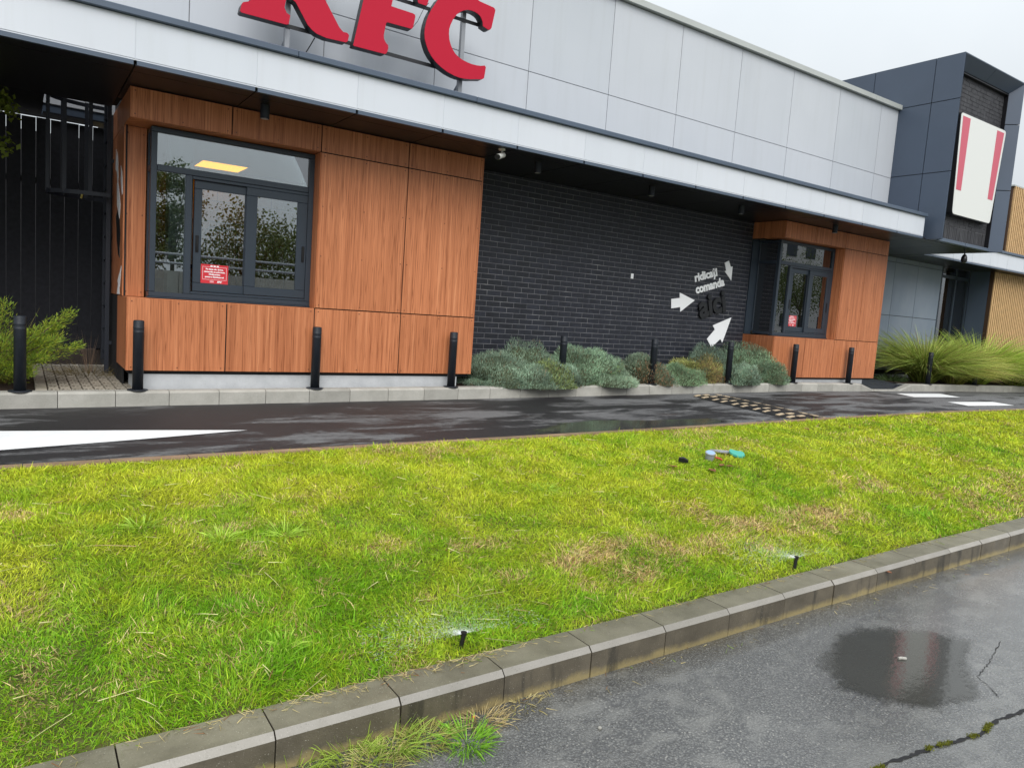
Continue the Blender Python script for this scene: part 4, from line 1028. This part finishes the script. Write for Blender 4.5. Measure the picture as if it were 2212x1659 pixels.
def straws():
    parts = []
    n = 420
    x = rng.uniform(-1.6, 9, n); y = rng.uniform(YN+.05, YF-.1, n); x[:260] = rng.uniform(-1.3, 4, 260)
    z = grassz(x, y)+.028
    az = rng.uniform(0, 2*np.pi, n); D = np.stack([np.cos(az), np.sin(az), rng.normal(0, .12, n)], 1)
    L = rng.uniform(.04, .13, n); L[:26] = rng.uniform(.16, .34, 26)
    c = np.array([.60,.56,.26])*(.75+.5*rng.random(n))[:,None]; c[::5] = np.array([.42,.30,.14])
    parts.append(blades(np.stack([x,y,z],1), norm(D), L, .0042, np.stack([np.zeros(n),np.zeros(n),-.08*np.ones(n)],1), c, 2))
    # clippings along the kerb top and in the gutter
    n = 900
    x = rng.uniform(-1.2, 6, n)+.0; k = rng.random(n)
    x[:360] = rng.normal(.15, .35, 360); x[360:520] = rng.normal(.75, .2, 160)
    y = np.where(k < .62, YN-.002-np.abs(rng.normal(0, .035, n)), -6.02-np.abs(rng.normal(0, .09, n)))
    z = np.where(k < .62, -.6702+.0085*x+.004, -.8202+.0085*x+.006); y = np.where((k < .62) & (y < -5.98), -5.9, y)
    az = rng.uniform(0, 2*np.pi, n); D = np.stack([np.cos(az), np.sin(az), np.abs(rng.normal(0, .10, n))], 1)
    c = np.array([.52,.43,.20])*(.55+.7*rng.random(n))[:,None]; c[::6] = np.array([.20,.30,.04]); c[::9] = np.array([.24,.12,.05])
    parts.append(blades(np.stack([x,y,z],1), norm(D), rng.uniform(.015,.07,n), .0030, np.zeros((n,3)), c, 2))
    return merge(parts)
tag(place('straw', tri_mesh('straw', *straws()), STRAWM), 'loose pale straw clippings on the lawn and kerb', 'straw', kind='stuff')

def tuft(x, y, z, n, L, w_, colr, spread=.9, seed_r=.05, name='grass_tuft', label=None, cat='grass tuft', group=None, bend=.35, mat=LEAF):
    a = rng.uniform(0, 2*np.pi, n); r_ = seed_r*np.sqrt(rng.random(n)); ln = spread*rng.random(n)**.7
    P = np.stack([x+r_*np.cos(a), y+r_*np.sin(a), np.full(n, z)], 1)
    D = norm(np.stack([np.sin(ln)*np.cos(a), np.sin(ln)*np.sin(a), np.cos(ln)], 1))
    Bv = np.stack([np.cos(a)*bend, np.sin(a)*bend, -bend*np.ones(n)*1.1], 1)*(.3+rng.random(n))[:,None]
    c = np.array(colr)*(.7+.6*rng.random(n))[:,None]
    me = tri_mesh(name, *blades(P-np.array([x,y,z]), D, L*(.5+.5*rng.random(n)), w_, Bv, c, 4, c*1.15))
    return tag(place(name, me, mat, None, (x, y, z)), label, cat, group)
for x, y, n, L, lb in ((.36,-4.43,90,.13,'pale coarse grass tuft in the left half of the lawn'),(.02,-4.39,80,.12,'broad bladed grass tuft left of the palest tuft'),(-.35,-4.15,60,.10,'darker broad bladed tuft near the left edge of the lawn'),(2.35,-4.25,60,.10,'coarse bright tuft in the middle of the lawn'),(.05,-5.45,70,.09,'lush green tuft near the left kerb')):
    tuft(x, y, float(grassz(x, y)), n, L, .0065, (.38,.56,.07), 1.25, .06, label=lb)
for x, y, n, L, c, lb in ((.14,-6.06,170,.13,(.30,.40,.06),'weedy grass tuft farthest left in the gutter'),(.31,-6.05,220,.15,(.28,.40,.06),'tall weedy grass tuft against the kerb face'),(.45,-6.07,260,.09,(.38,.36,.11),'low matted brownish weeds beside the kerb'),(.58,-6.17,260,.085,(.20,.42,.03),'bright green weed tuft on the road edge'),(.72,-6.06,220,.07,(.44,.35,.17),'dry brown weeds at the right end of the gutter growth'),(-.1,-6.05,150,.11,(.28,.40,.05),'weedy tuft at the bottom edge of the picture'),(.22,-6.12,200,.07,(.42,.38,.14),'flat straw coloured weeds between the gutter tufts'),(.95,-6.04,70,.05,(.40,.34,.15),'sparse straw weeds at the kerb base right of the gutter growth')):
    tuft(x, y, FR(x), n, L, .0045, c, 1.3, .10, 'gutter_weed', lb, 'weed', None, .3)

# ------------------------------------------------------------------ shrubs before the brick wall
def shrub(cx, cy, rx, ry, h, n, colr, label, col2=None, brown=None):
    zb = kt(cx)-.02; r_ = empty('lavender_shrub', (cx, cy, zb), label, 'shrub', 'grey green shrubs below the black brick wall')
    n = int(n*1.35)
    kv = norm(rng.normal(size=(10,3)))*np.array([2.5,3,3.5,4.5,5.5,7,8.5,10,12,15])[:,None]; fv = rng.random(10)*6.28; av = np.array([.10,.10,.085,.075,.06,.05,.045,.04,.035,.03])
    lob = lambda N: 1+(np.sin(N@kv.T+fv)*av).sum(-1)*1.25
    def dome(N):                       # flattened, lumpy mound
        p = N*np.array([rx, ry, h])*lob(N)[...,None]; p[...,2] = np.maximum(p[...,2], .0); return p
    N = norm(rng.normal(size=(n,3))); N[:,2] = np.abs(N[:,2])*1.0-.03; N = norm(N)
    dep = 1-.26*rng.random(n)**1.3
    P = dome(N)*dep[:,None]; P[:,2] += .01*rng.random(n)
    D = norm(N*np.array([.55,.55,.5])+np.array([0,0,.75])+.42*rng.normal(size=(n,3)))
    tone = .80+.22*np.sin(N@kv[4]+1.3)+.16*np.sin(N@kv[7]+.4)
    c = np.array(colr)*1.28*(tone*(.60+.75*rng.random(n)))[:,None]
    if col2 is not None:
        k = (np.sin(N@kv[1]+2.)+.25*rng.normal(size=n) > .25) & (rng.random(n) < .8); c[k] = np.array(col2)*(.6+.7*rng.random(k.sum()))[:,None]
    if brown is not None:
        b_ = norm(np.array(brown[:3])[None])[0]; k = (N@b_+.12*rng.normal(size=n) > brown[3]+.10) & (rng.random(n) < .8); c[k] = np.array([.34,.20,.11])*(.5+.9*rng.random(k.sum()))[:,None]
    dead = rng.random(n) < .05; c[dead] = np.array([.30,.22,.13])*(.5+.8*rng.random(dead.sum()))[:,None]
    me = tri_mesh('foliage', *blades(P, D, .026+.030*rng.random(n), .0055+.003*rng.random(n), np.zeros((n,3)), c, 2, c*1.18, .6))
    place('foliage', me, SHRUB, r_, (cx, cy, zb))
    V = []; F = []; nu, nv = 22, 9
    for jj in range(nv):
        p_ = jj/(nv-1)*math.pi/2
        for ii in range(nu):
            t_ = 2*math.pi*ii/nu; q = dome(np.array([[math.cos(t_)*math.cos(p_), math.sin(t_)*math.cos(p_), math.sin(p_)]]))[0]*.84; V.append((cx+q[0], cy+q[1], zb+q[2]))
    for jj in range(nv-1):
        for ii in range(nu): F.append((jj*nu+ii, jj*nu+(ii+1) % nu, (jj+1)*nu+(ii+1) % nu, (jj+1)*nu+ii))
    MB().add(V, F).build('inner_core', SHRUBCORE, r_, True)  # solid dark core added inside the leaves to block see-through
SHRUBCORE = simple('dark shrub core', (.065,.08,.045), .9, 0, .2, .4, 30)
SG = (.26,.36,.26); SY = (.32,.40,.15); 
shrub(4.60,.28,.62,.55,.37,9500,SG,'leftmost grey green shrub touching the nearer wood bay')
shrub(5.10,.02,.58,.36,.27,8500,(.29,.40,.29),'low pale shrub spilling over the kerb at the left')
shrub(5.42,.40,.60,.42,.50,9000,SG,'taller shrub behind the low ones left of the bollard')
shrub(5.70,-.04,.44,.36,.33,7500,SG,'rounded shrub hanging over the kerb before the bollard', SY)
shrub(6.22,.24,.62,.50,.52,11000,(.26,.38,.25),'high shrub right of the bollard in the left group', (.27,.40,.17))
shrub(6.68,.04,.46,.38,.34,8500,(.29,.39,.27),'right end shrub of the left group over the kerb')
shrub(7.74,.26,.50,.44,.42,9000,(.25,.33,.23),'shrub around the middle bollard', None, (-.5,-.8,.1,.72))
shrub(8.30,.16,.62,.42,.35,9000,(.27,.40,.23),'low green shrub right of the middle bollard')
shrub(8.95,.24,.54,.46,.42,8500,(.38,.40,.13),'yellowish shrub with brown patches', (.32,.25,.10), (.6,-.6,-.1,.70))
shrub(9.28,.44,.58,.36,.56,8000,(.20,.28,.215),'dark grey green shrub at the wall under the slanting arrow')
shrub(9.62,-.04,.44,.36,.38,7500,SG,'small shrub spilling over the kerb right of the yellowish one')
shrub(10.12,.24,.64,.48,.52,10500,(.225,.335,.21),'rightmost shrub beside the farther wood bay', None, (-.5,-.85,-.2,.80))
shrub(10.58,.08,.42,.38,.47,7500,(.235,.345,.21),'shrub corner piece covering the side of the farther wood bay')

# ------------------------------------------------------------------ ornamental grass clumps on the right
def clump(cx, cy, n, L, label, c1, c2, lean=1.0, wind=(-.08,-.06)):
    zb = kt(cx)-.03
    n = int(n*.8); a = rng.uniform(0, 2*np.pi, n); r_ = .22*np.sqrt(rng.random(n)); ln = .06+.62*lean*rng.random(n)**.9
    P = np.stack([r_*np.cos(a), r_*np.sin(a), np.zeros(n)], 1)
    D = norm(np.stack([np.sin(ln)*np.cos(a)+wind[0], np.sin(ln)*np.sin(a)+wind[1], np.cos(ln)], 1))
    k = (.35+.65*rng.random(n))
    Bv = np.stack([np.cos(a)*.50, np.sin(a)*.50, -.66*np.ones(n)], 1)*k[:,None]
    t = rng.random(n)[:,None]; c = (np.array(c1)*(1-t)+np.array(c2)*t)*1.3*(.45+.8*rng.random(n))[:,None]
    br = rng.random(n) < .10; c[br] = np.array([.36,.26,.11])
    me = tri_mesh('ornamental_grass', *blades(P, D, L*(.55+.5*rng.random(n)), .015, Bv, c, 7, c*1.1, .75))
    tag(place('ornamental_grass', me, LEAF, None, (cx, cy, zb)), label, 'ornamental grass', 'ornamental grass clumps by the entrance')
clump(17.35,.55,4200,1.9,'arching ornamental grass clump nearest the grey wall',(.22,.31,.06),(.40,.46,.10),1.0,(-.10,-.08))
clump(18.35,.35,3600,1.55,'yellowish ornamental grass clump behind the right bollard',(.36,.40,.08),(.54,.50,.14))
clump(19.8,.45,3800,2.0,'bright ornamental grass clump before the entrance glass',(.26,.40,.05),(.45,.53,.10),.95,(-.03,-.08))
clump(21.2,.05,3400,1.45,'lower ornamental grass clump before the slatted wall',(.24,.35,.05),(.40,.46,.08),1.05,(-.06,-.08))
clump(22.6,.1,3200,1.5,'ornamental grass clump at the right edge',(.19,.28,.04),(.34,.41,.07),1.05,(-.06,-.08))
tuft(16.0,.6,kt(16)-.02,160,.28,.012,(.05,.08,.025),1.2,.25,'low_plant','small dark plant at the foot of the grey wall','plant',None,.3,SHRUB)
tuft(16.5,.95,kt(16)-.02,140,.26,.012,(.05,.08,.025),1.2,.22,'low_plant','small dark plant behind the left ornamental grass','plant',None,.3,SHRUB)

# ------------------------------------------------------------------ planting on the left
def juniper():
    r_ = empty('juniper_bush', (-1.1,.35,kt(-1)), 'spreading yellow green juniper behind the leftmost bollard', 'shrub')
    parts = []; tw = MB()
    tips = [(-.50,.30,.56),(-.42,.35,.22),(-.72,.05,.12),(-.62,.45,.40),(-1.25,-.02,.42),(-1.05,-.05,.30),(-1.3,.0,.15),(-.98,-.02,.02),(-1.5,.1,.5),(-.80,.12,.36),(-1.15,.1,.55),(-.66,.15,.28),(-1.4,.05,.3),(-.85,-.02,-.02),(-1.12,-.08,.10),(-.60,.28,.30),(-1.6,.2,.35),(-1.05,.3,.62),(-.56,.4,.48)]
    base = np.array([-1.12,.42,-.15])
    for tp_ in tips:
        tp_ = np.array(tp_); mid = (base+tp_)/2+np.array([0,0,.06])
        tw.tube([tuple(base), tuple(mid), tuple(tp_)], .010, 5, True, .003)
        n = 620; s = .35+.70*rng.random(n)**.8
        C0 = base*((1-s)**2)[:,None]+mid*(2*s*(1-s))[:,None]+tp_*(s**2)[:,None]
        rad = .085*(1.15-s)[:,None]+.02
        o = rng.normal(size=(n,3))*rad*np.array([1,1,.6]); dv = norm(tp_-mid)
        D = norm(dv*.8+norm(o)*.6+rng.normal(size=(n,3))*.35+np.array([0,0,.15]))
        c = np.array([.20,.31,.035])*(.55+.9*rng.random(n))[:,None]; q = rng.random(n) < .35; c[q] = np.array([.42,.48,.045])*(.7+.5*rng.random(q.sum()))[:,None]
        parts.append(blades(C0+o, D, .022+.03*rng.random(n), .006, np.zeros((n,3)), c, 2))
    V, T_, C = merge(parts)
    place('foliage', tri_mesh('foliage', V-np.array([-1.1,.35,kt(-1)]), T_, C), SHRUB, r_, (-1.1,.35,kt(-1)))
    tw.build('branches', simple('juniper twig', (.10,.07,.045), .9), r_)
juniper()
tuft(-1.15,.75,kt(-1)-.02,420,.95,.006,(.22,.20,.06),.55,.16,'tall_grass','tall reddish grass behind the juniper at the left edge','grass tuft',None,.28)
tuft(-.95,.9,kt(-1)-.02,90,1.05,.003,(.20,.13,.09),.55,.10,'seed_stems','thin dry seed stems behind the leftmost bollard','dry plant',None,.25,STRAWM)
tuft(-.25,1.35,kt(0)-.02,260,.30,.004,(.17,.13,.05),1.35,.30,'dry_grass','matted dry grass on the grass pavers','dry plant',None,.45,STRAWM)
tuft(-.22,1.6,kt(0)-.02,26,.60,.003,(.30,.20,.14),.25,.05,'seed_stems','single upright dry seed stem on the pavers','dry plant',None,.12,STRAWM)

def leaf_cloud(C, n, size, colr, rad):
    """diamond leaves scattered in gaussian clumps"""
    C = np.asarray(C); k = rng.integers(0, len(C), n); P = C[k]+rng.normal(size=(n,3))*rad
    u = norm(rng.normal(size=(n,3))); v = norm(np.cross(u, rng.normal(size=(n,3)))); s = size*(.6+.8*rng.random(n))[:,None]
    V = np.stack([P-u*s, P+v*s*.55, P+u*s, P-v*s*.55], 1).reshape(-1, 3)
    T_ = (np.arange(n)[:,None,None]*4+np.array([[0,1,2],[0,2,3]])[None]).reshape(-1, 3)
    c = np.array(colr)*(.55+.9*rng.random(n))[:,None]
    return V, T_, np.repeat(c, 4, 0)
def tree(name, x, y, z, h, spread, n, colr, leaf, label, group, ncl=26, trunk_r=.12, zc=.62, zr=.30, extra=None, rad=None):
    r_ = empty(name, (x, y, z), label, 'tree', group)
    cl = []
    for i in range(ncl):
        v = rng.normal(size=3); v /= np.linalg.norm(v); v *= rng.random()**.4
        cl.append((x+v[0]*spread, y+v[1]*spread, z+h*(zc+zr*v[2])))
    if extra: cl += extra
    m = MB(); m.tube([(x, y, z), (x+.03*h*.3, y, z+h*.35), (x, y+.02*h, z+h*.75)], trunk_r, 8, True, trunk_r*.35)
    for c_ in cl[::2]: m.tube([(x, y, z+h*.40), ((x+c_[0])/2, (y+c_[1])/2, (z+h*.45+c_[2])/2+.03*h), c_], trunk_r*.28, 5, True, trunk_r*.05)
    m.build('trunk', BARK, r_)
    V, T_, C = leaf_cloud(cl, n, leaf, colr, rad or spread*.20)
    place('crown', tri_mesh('crown', V-np.array([x,y,z]), T_, C), SHRUB, r_, (x, y, z))
BARK = simple('tree bark', (.09,.065,.045), .9, 0, .2, .3, 12)
tree('young_tree', -1.75, .9, kt(-1.7), 2.75, .42, 1400, (.13,.17,.02), .030, 'young tree reaching in under the canopy at the left edge', None, 14, .03, .78, .16, [(-1.10,1.0,2.72),(-1.02,1.0,2.62),(-1.09,1.0,2.25),(-1.16,1.0,2.7),(-1.18,1.0,2.2)], .055)

# ------------------------------------------------------------------ sprinklers with water
def sprinkler(x, y, top, label):
    z = float(grassz(x, y)); s = empty('pop_up_sprinkler', (x, y, z-.02), label, 'sprinkler')
    lean = .012
    MB().tube([(x-.006, y, z-.03), (x+lean, y, top-.012)], .011, 14).build('riser', HANDLE, s)
    MB().tube([(x+lean, y, top-.014), (x+lean+.001, y, top+.002)], .0145, 14).build('nozzle', HANDLE, s)
    n = 6000
    a = rng.uniform(R(-8), R(190), n); t = rng.random(n)**2.4*.46+.012
    z0 = top-.006+t*.16*(.35+.65*rng.random(n))-t*t*.30+rng.normal(0, .004, n)*t
    P = np.stack([x+lean+t*np.cos(a), y+t*np.sin(a), z0], 1)-np.array([x,y,z])
    D = norm(np.stack([np.cos(a), np.sin(a), .16-.5*t], 1))
    me = tri_mesh('water_spray', *blades(P, D, .006+.020*t, .0006+.0005*rng.random(n), np.zeros((n,3)), np.ones((n,3))*.85, 2))
    o = place('water_spray', me, SPRAY, s, (x, y, z)); o['kind'] = 'stuff'
def spray_mat():
    m = Mat('water droplets', (.9,.93,.95), .2, 0, .5)
    tp_ = m.n('BsdfTransparent'); ms = m.n('MixShader'); ms.inputs[0].default_value = .40
    m.l(tp_.outputs[0], ms.inputs[1]); m.l(m.b.outputs[0], ms.inputs[2]); m.l(ms.outputs[0], m.out.inputs['Surface']); return m.m
SPRAY = spray_mat()
sprinkler(.79, -5.733, -.586, 'spraying black sprinkler nearest the camera by the kerb')
sprinkler(3.295, -5.756, -.553, 'spraying black sprinkler farther right by the kerb')

# ------------------------------------------------------------------ litter on the lawn
gz = lambda x, y: float(grassz(x, y))
sv = empty('plastic_shard', (4.15,-3.94,gz(4.15,-3.94)), 'bent black plastic scrap lying on the lawn', 'scrap')
z = gz(4.15,-3.94)+.012; q_ = lambda L_: [(4.15+(a-4.14)*.62, -3.95+(b+3.95)*.62, z+c*.75) for a, b, c in L_]
MB().add(q_([(4.06,-3.93,.055),(4.12,-3.97,.062),(4.20,-4.0,.030),(4.22,-3.96,.045),(4.10,-3.90,.065),(4.06,-3.93,.02),(4.12,-3.97,.01),(4.20,-4.0,.0),(4.22,-3.96,.01),(4.10,-3.90,.02),(4.14,-3.95,.075)]), [(0,1,10),(1,2,10),(2,3,10),(3,4,10),(4,0,10),(9,8,7,6,5),(0,5,6,1),(1,6,7,2),(2,7,8,3),(3,8,9,4),(4,9,5,0)]).build('shell', HANDLE, sv)
z = gz(4.53,-3.93); pt = empty('round_tub', (4.53,-3.93,z), 'small round grey tub with pale blue lid and red lever on the lawn', 'tub')
GREYP = simple('grey plastic', (.33,.34,.38), .45); BLUEP = simple('pale blue lid', (.26,.40,.60), .4); REDP = simple('red plastic lever', (.50,.05,.04), .4)
MB().lathe((4.53,-3.93,z), [(.040,.0),(.044,.070),(.048,.073),(.048,.081),(.043,.083)], 22).build('tub_body', GREYP, pt)
MB().lathe((4.53,-3.93,z+.0825), [(.040,0),(.038,.003)], 20).build('lid', BLUEP, pt)
pt.rotation_euler = Matrix.Rotation(R(17), 4, Vector((math.cos(YAW), -math.sin(YAW), 0))).to_euler()
MB().tube([(4.54,-3.985,z+.055),(4.575,-4.005,z+.045),(4.60,-4.02,z+.03)], .008, 8).build('lever', REDP, pt)
z = gz(4.86,-3.98); tl = empty('teal_cover', (4.86,-3.98,z), 'teal oval plastic valve cover lying on the lawn', 'cover')
pts = [(-.10,.030),(-.075,.055),(-.03,.050),(.02,.045),(.07,.055),(.105,.035),(.11,-.01),(.075,-.045),(.01,-.055),(-.06,-.03),(-.095,.0)]
TEAL = simple('teal plastic', (.045,.33,.26), .4)
V = [(4.86+.74*(px*.80+py*.45), -3.98+.74*(-px*.54+py*.66), z+.050+.74*(py*.55-.12*px)) for px, py in pts]; n = len(V)
MB().add(V+[(a, b, c-.018) for a, b, c in V], [tuple(range(n)), tuple(range(2*n-1, n-1, -1))]+[(i, i+n, (i+1) % n+n, (i+1) % n) for i in range(n)]).build('cover_plate', TEAL, tl)
z = gz(4.78,-3.86); gp = MB().add([(4.69,-3.80,z+.055),(4.74,-3.88,z+.05),(4.87,-3.93,z+.04),(4.86,-3.86,z+.045),(4.69,-3.80,z+.04),(4.74,-3.88,z+.035),(4.87,-3.93,z+.025),(4.86,-3.86,z+.03)], [(0,1,2,3),(7,6,5,4),(0,4,5,1),(1,5,6,2),(2,6,7,3),(3,7,4,0)]).build('grey_plate', GREYP); tag(gp, 'flat grey plastic plate beside the teal cover', 'plate')
LEAFB = simple('dead brown leaf', (.20,.085,.045), .8, 0, .2, .4, 60)
def dead_leaf(x, y, z, s, label, ang=0.):
    pts = [(-1,0),(-.5,.45),(.1,.5),(.6,.3),(1,0),(.6,-.28),(.1,-.5),(-.5,-.42)]
    V = [(x+s*(px*math.cos(ang)-py*math.sin(ang)), y+s*(px*math.sin(ang)+py*math.cos(ang)), z+s*(.35*abs(py)+.15*px*px)) for px, py in pts]+[(x, y, z)]
    V2 = [(a, b, c-.002) for a, b, c in V]; n = len(pts)
    F = [(i, (i+1) % n, n) for i in range(n)]+[((i+1) % n+n+1, i+n+1, 2*n+1) for i in range(n)]+[(i, i+n+1, (i+1) % n+n+1, (i+1) % n) for i in range(n)]
    tag(MB().add(V+V2, F).build('dead_leaf', LEAFB), label, 'leaf', 'dead brown leaves')
for x, y, s, lb, an in ((4.46,-4.14,.05,'curled brown leaf right below the grey tub',.4),(4.25,-4.21,.06,'larger brown leaf left below the grey tub',1.2),(3.92,-4.05,.045,'pale brown leaf below the black scrap',2.),(4.52,-4.18,.04,'small brown leaf between tub and teal cover',2.6),(6.9,-3.35,.06,'brown leaf far up the lawn towards the lane',1.)):
    dead_leaf(x, y, gz(x, y)+.03, s, lb, an)
dead_leaf(3.97, -6.012, FT(3.97)-.03, .035, 'brown leaf caught on the edge of the foreground kerb', 1.4)
butt = MB().tube([(2.985,-6.63,FR(3)+.010),(3.0,-6.636,FR(3)+.012),(3.025,-6.65,FR(3)+.009)], .008, 10).build('cup_lid', KERB); tag(butt, 'small white plastic piece lying in the puddle', 'litter')
mk = MB().lathe((1.12,-6.36,FR(1.1)+.001), [(.008,0),(.009,.006),(.005,.01)], 8).build('pebble', KERB); tag(mk, 'tiny white pebble on the foreground road', 'pebble')
ow = bx('orange_wrapper', simple('orange wrapper', (.65,.18,.03), .4), None, .664, .676, -6.075, -6.066, FR(.6)+.02, FR(.6)+.030, .002); tag(ow, 'tiny orange wrapper among the kerb weeds', 'litter')

# cracks in the foreground road, with moss
def crack(pts, w_, label):
    P = [np.array(pts[0])]
    for a, b in zip(pts[:-1], pts[1:]):
        a, b = np.array(a), np.array(b); L = np.linalg.norm(b-a); k = max(3, int(L/.02)); nn = np.array([-(b-a)[1], (b-a)[0]])/L
        for t in range(1, k+1): P.append(a+(b-a)*t/k+nn*random.uniform(-.005, .005))
    V = []; F = []
    for i, p_ in enumerate(P):
        t = P[min(i+1, len(P)-1)]-P[max(i-1, 0)]; t = t/np.linalg.norm(t); nn = np.array([-t[1], t[0]]); hw = w_*random.uniform(.35, 1.)*.5
        for s in (-1, 1): V.append((*(p_+nn*hw*s), FR(p_[0])+.003))
        if i: F.append((2*i-2, 2*i-1, 2*i+1, 2*i))
    tag(MB().add(V, F).build('road_crack', BLACK), label, kind='structure'); return P
cp = crack([(1.85,-7.105),(2.04,-7.11),(2.15,-7.13),(2.31,-7.14),(2.39,-7.16),(2.62,-7.20),(2.80,-7.18),(2.94,-7.20),(3.1,-7.21),(3.6,-7.24),(4.2,-7.2)], .022, 'long dark crack in the foreground road')
crack([(3.06,-7.09),(3.14,-7.0),(3.2,-6.93),(3.37,-6.90),(3.61,-6.84),(3.8,-6.79)], .005, 'fine crack right of the puddle')
q = np.array([p_ for p_ in cp if 2.25 < p_[0] < 2.75 or p_[0] < 2.0]); n = 1500; k = rng.integers(0, len(q), n)
P_ = np.stack([q[k,0]+rng.normal(0,.008,n), q[k,1]+rng.normal(0,.006,n), np.array([FR(a) for a in q[k,0]])+.002], 1); sel = (np.sin(P_[:,0]*40)+np.sin(P_[:,0]*17) > .1); P_ = P_[sel]; n = len(P_)
D = norm(rng.normal(size=(n,3))*.6+np.array([0,0,1])); c = np.array([.16,.17,.02])*(.6+.8*rng.random(n))[:,None]
tag(place('moss', tri_mesh('moss', *blades(P_, D, .012, .004, np.zeros((n,3)), c, 2)), LEAF), 'green moss growing in the road crack', 'moss', kind='stuff')

# ------------------------------------------------------------------ what the windows mirror, across the road behind the camera
for i, (x, y, h, sp, lb) in enumerate(((3.0,-31,5.6,2.0,'tree mirrored in the left pane of the nearer window'),(5.6,-33,7.2,1.6,'taller tree mirrored in the top pane of the nearer window'),(9.0,-31,5.4,2.2,'tree mirrored in the middle of the nearer window'),(12.4,-33,5.3,2.4,'tree mirrored in the right sash of the nearer window'),(52,-32,8,3.2,'tree mirrored low in the farther window'),(61,-34,8.5,3.2,'tree mirrored at the right of the farther window'))):
    tree('street_tree', x, y, -1.3, h+1.3, sp, 6500, (.09,.12,.03), .085, lb, 'trees across the road', 30, .16, .62, .34)
ba = empty('road_barrier', (8,-27,-1.3), 'concrete road barrier mirrored in the nearer window', 'barrier')
for i in range(14): bx('barrier_block', KERB, ba, -10+i*3+.01, -7+i*3-.01, -27.3, -26.9, -1.3, 1.55)
for z in (1.9, 2.3): MB().tube([(-10,-27.1,z),(32,-27.1,z)], .06, 8).build('barrier_rail', STEEL, ba)
ab = empty('apartment_block', (80,-50,-1.3), 'white apartment block mirrored in the farther window', 'building')
bx('wall', simple('white render', (.62,.62,.60), .7), ab, 62, 100, -66, -50, -1.3, 24)
for i in range(9):
    for j in range(7): bx('window', FRAME, ab, 64+i*4, 66+i*4, -50.05, -49.9, 1.2+j*3, 2.8+j*3)
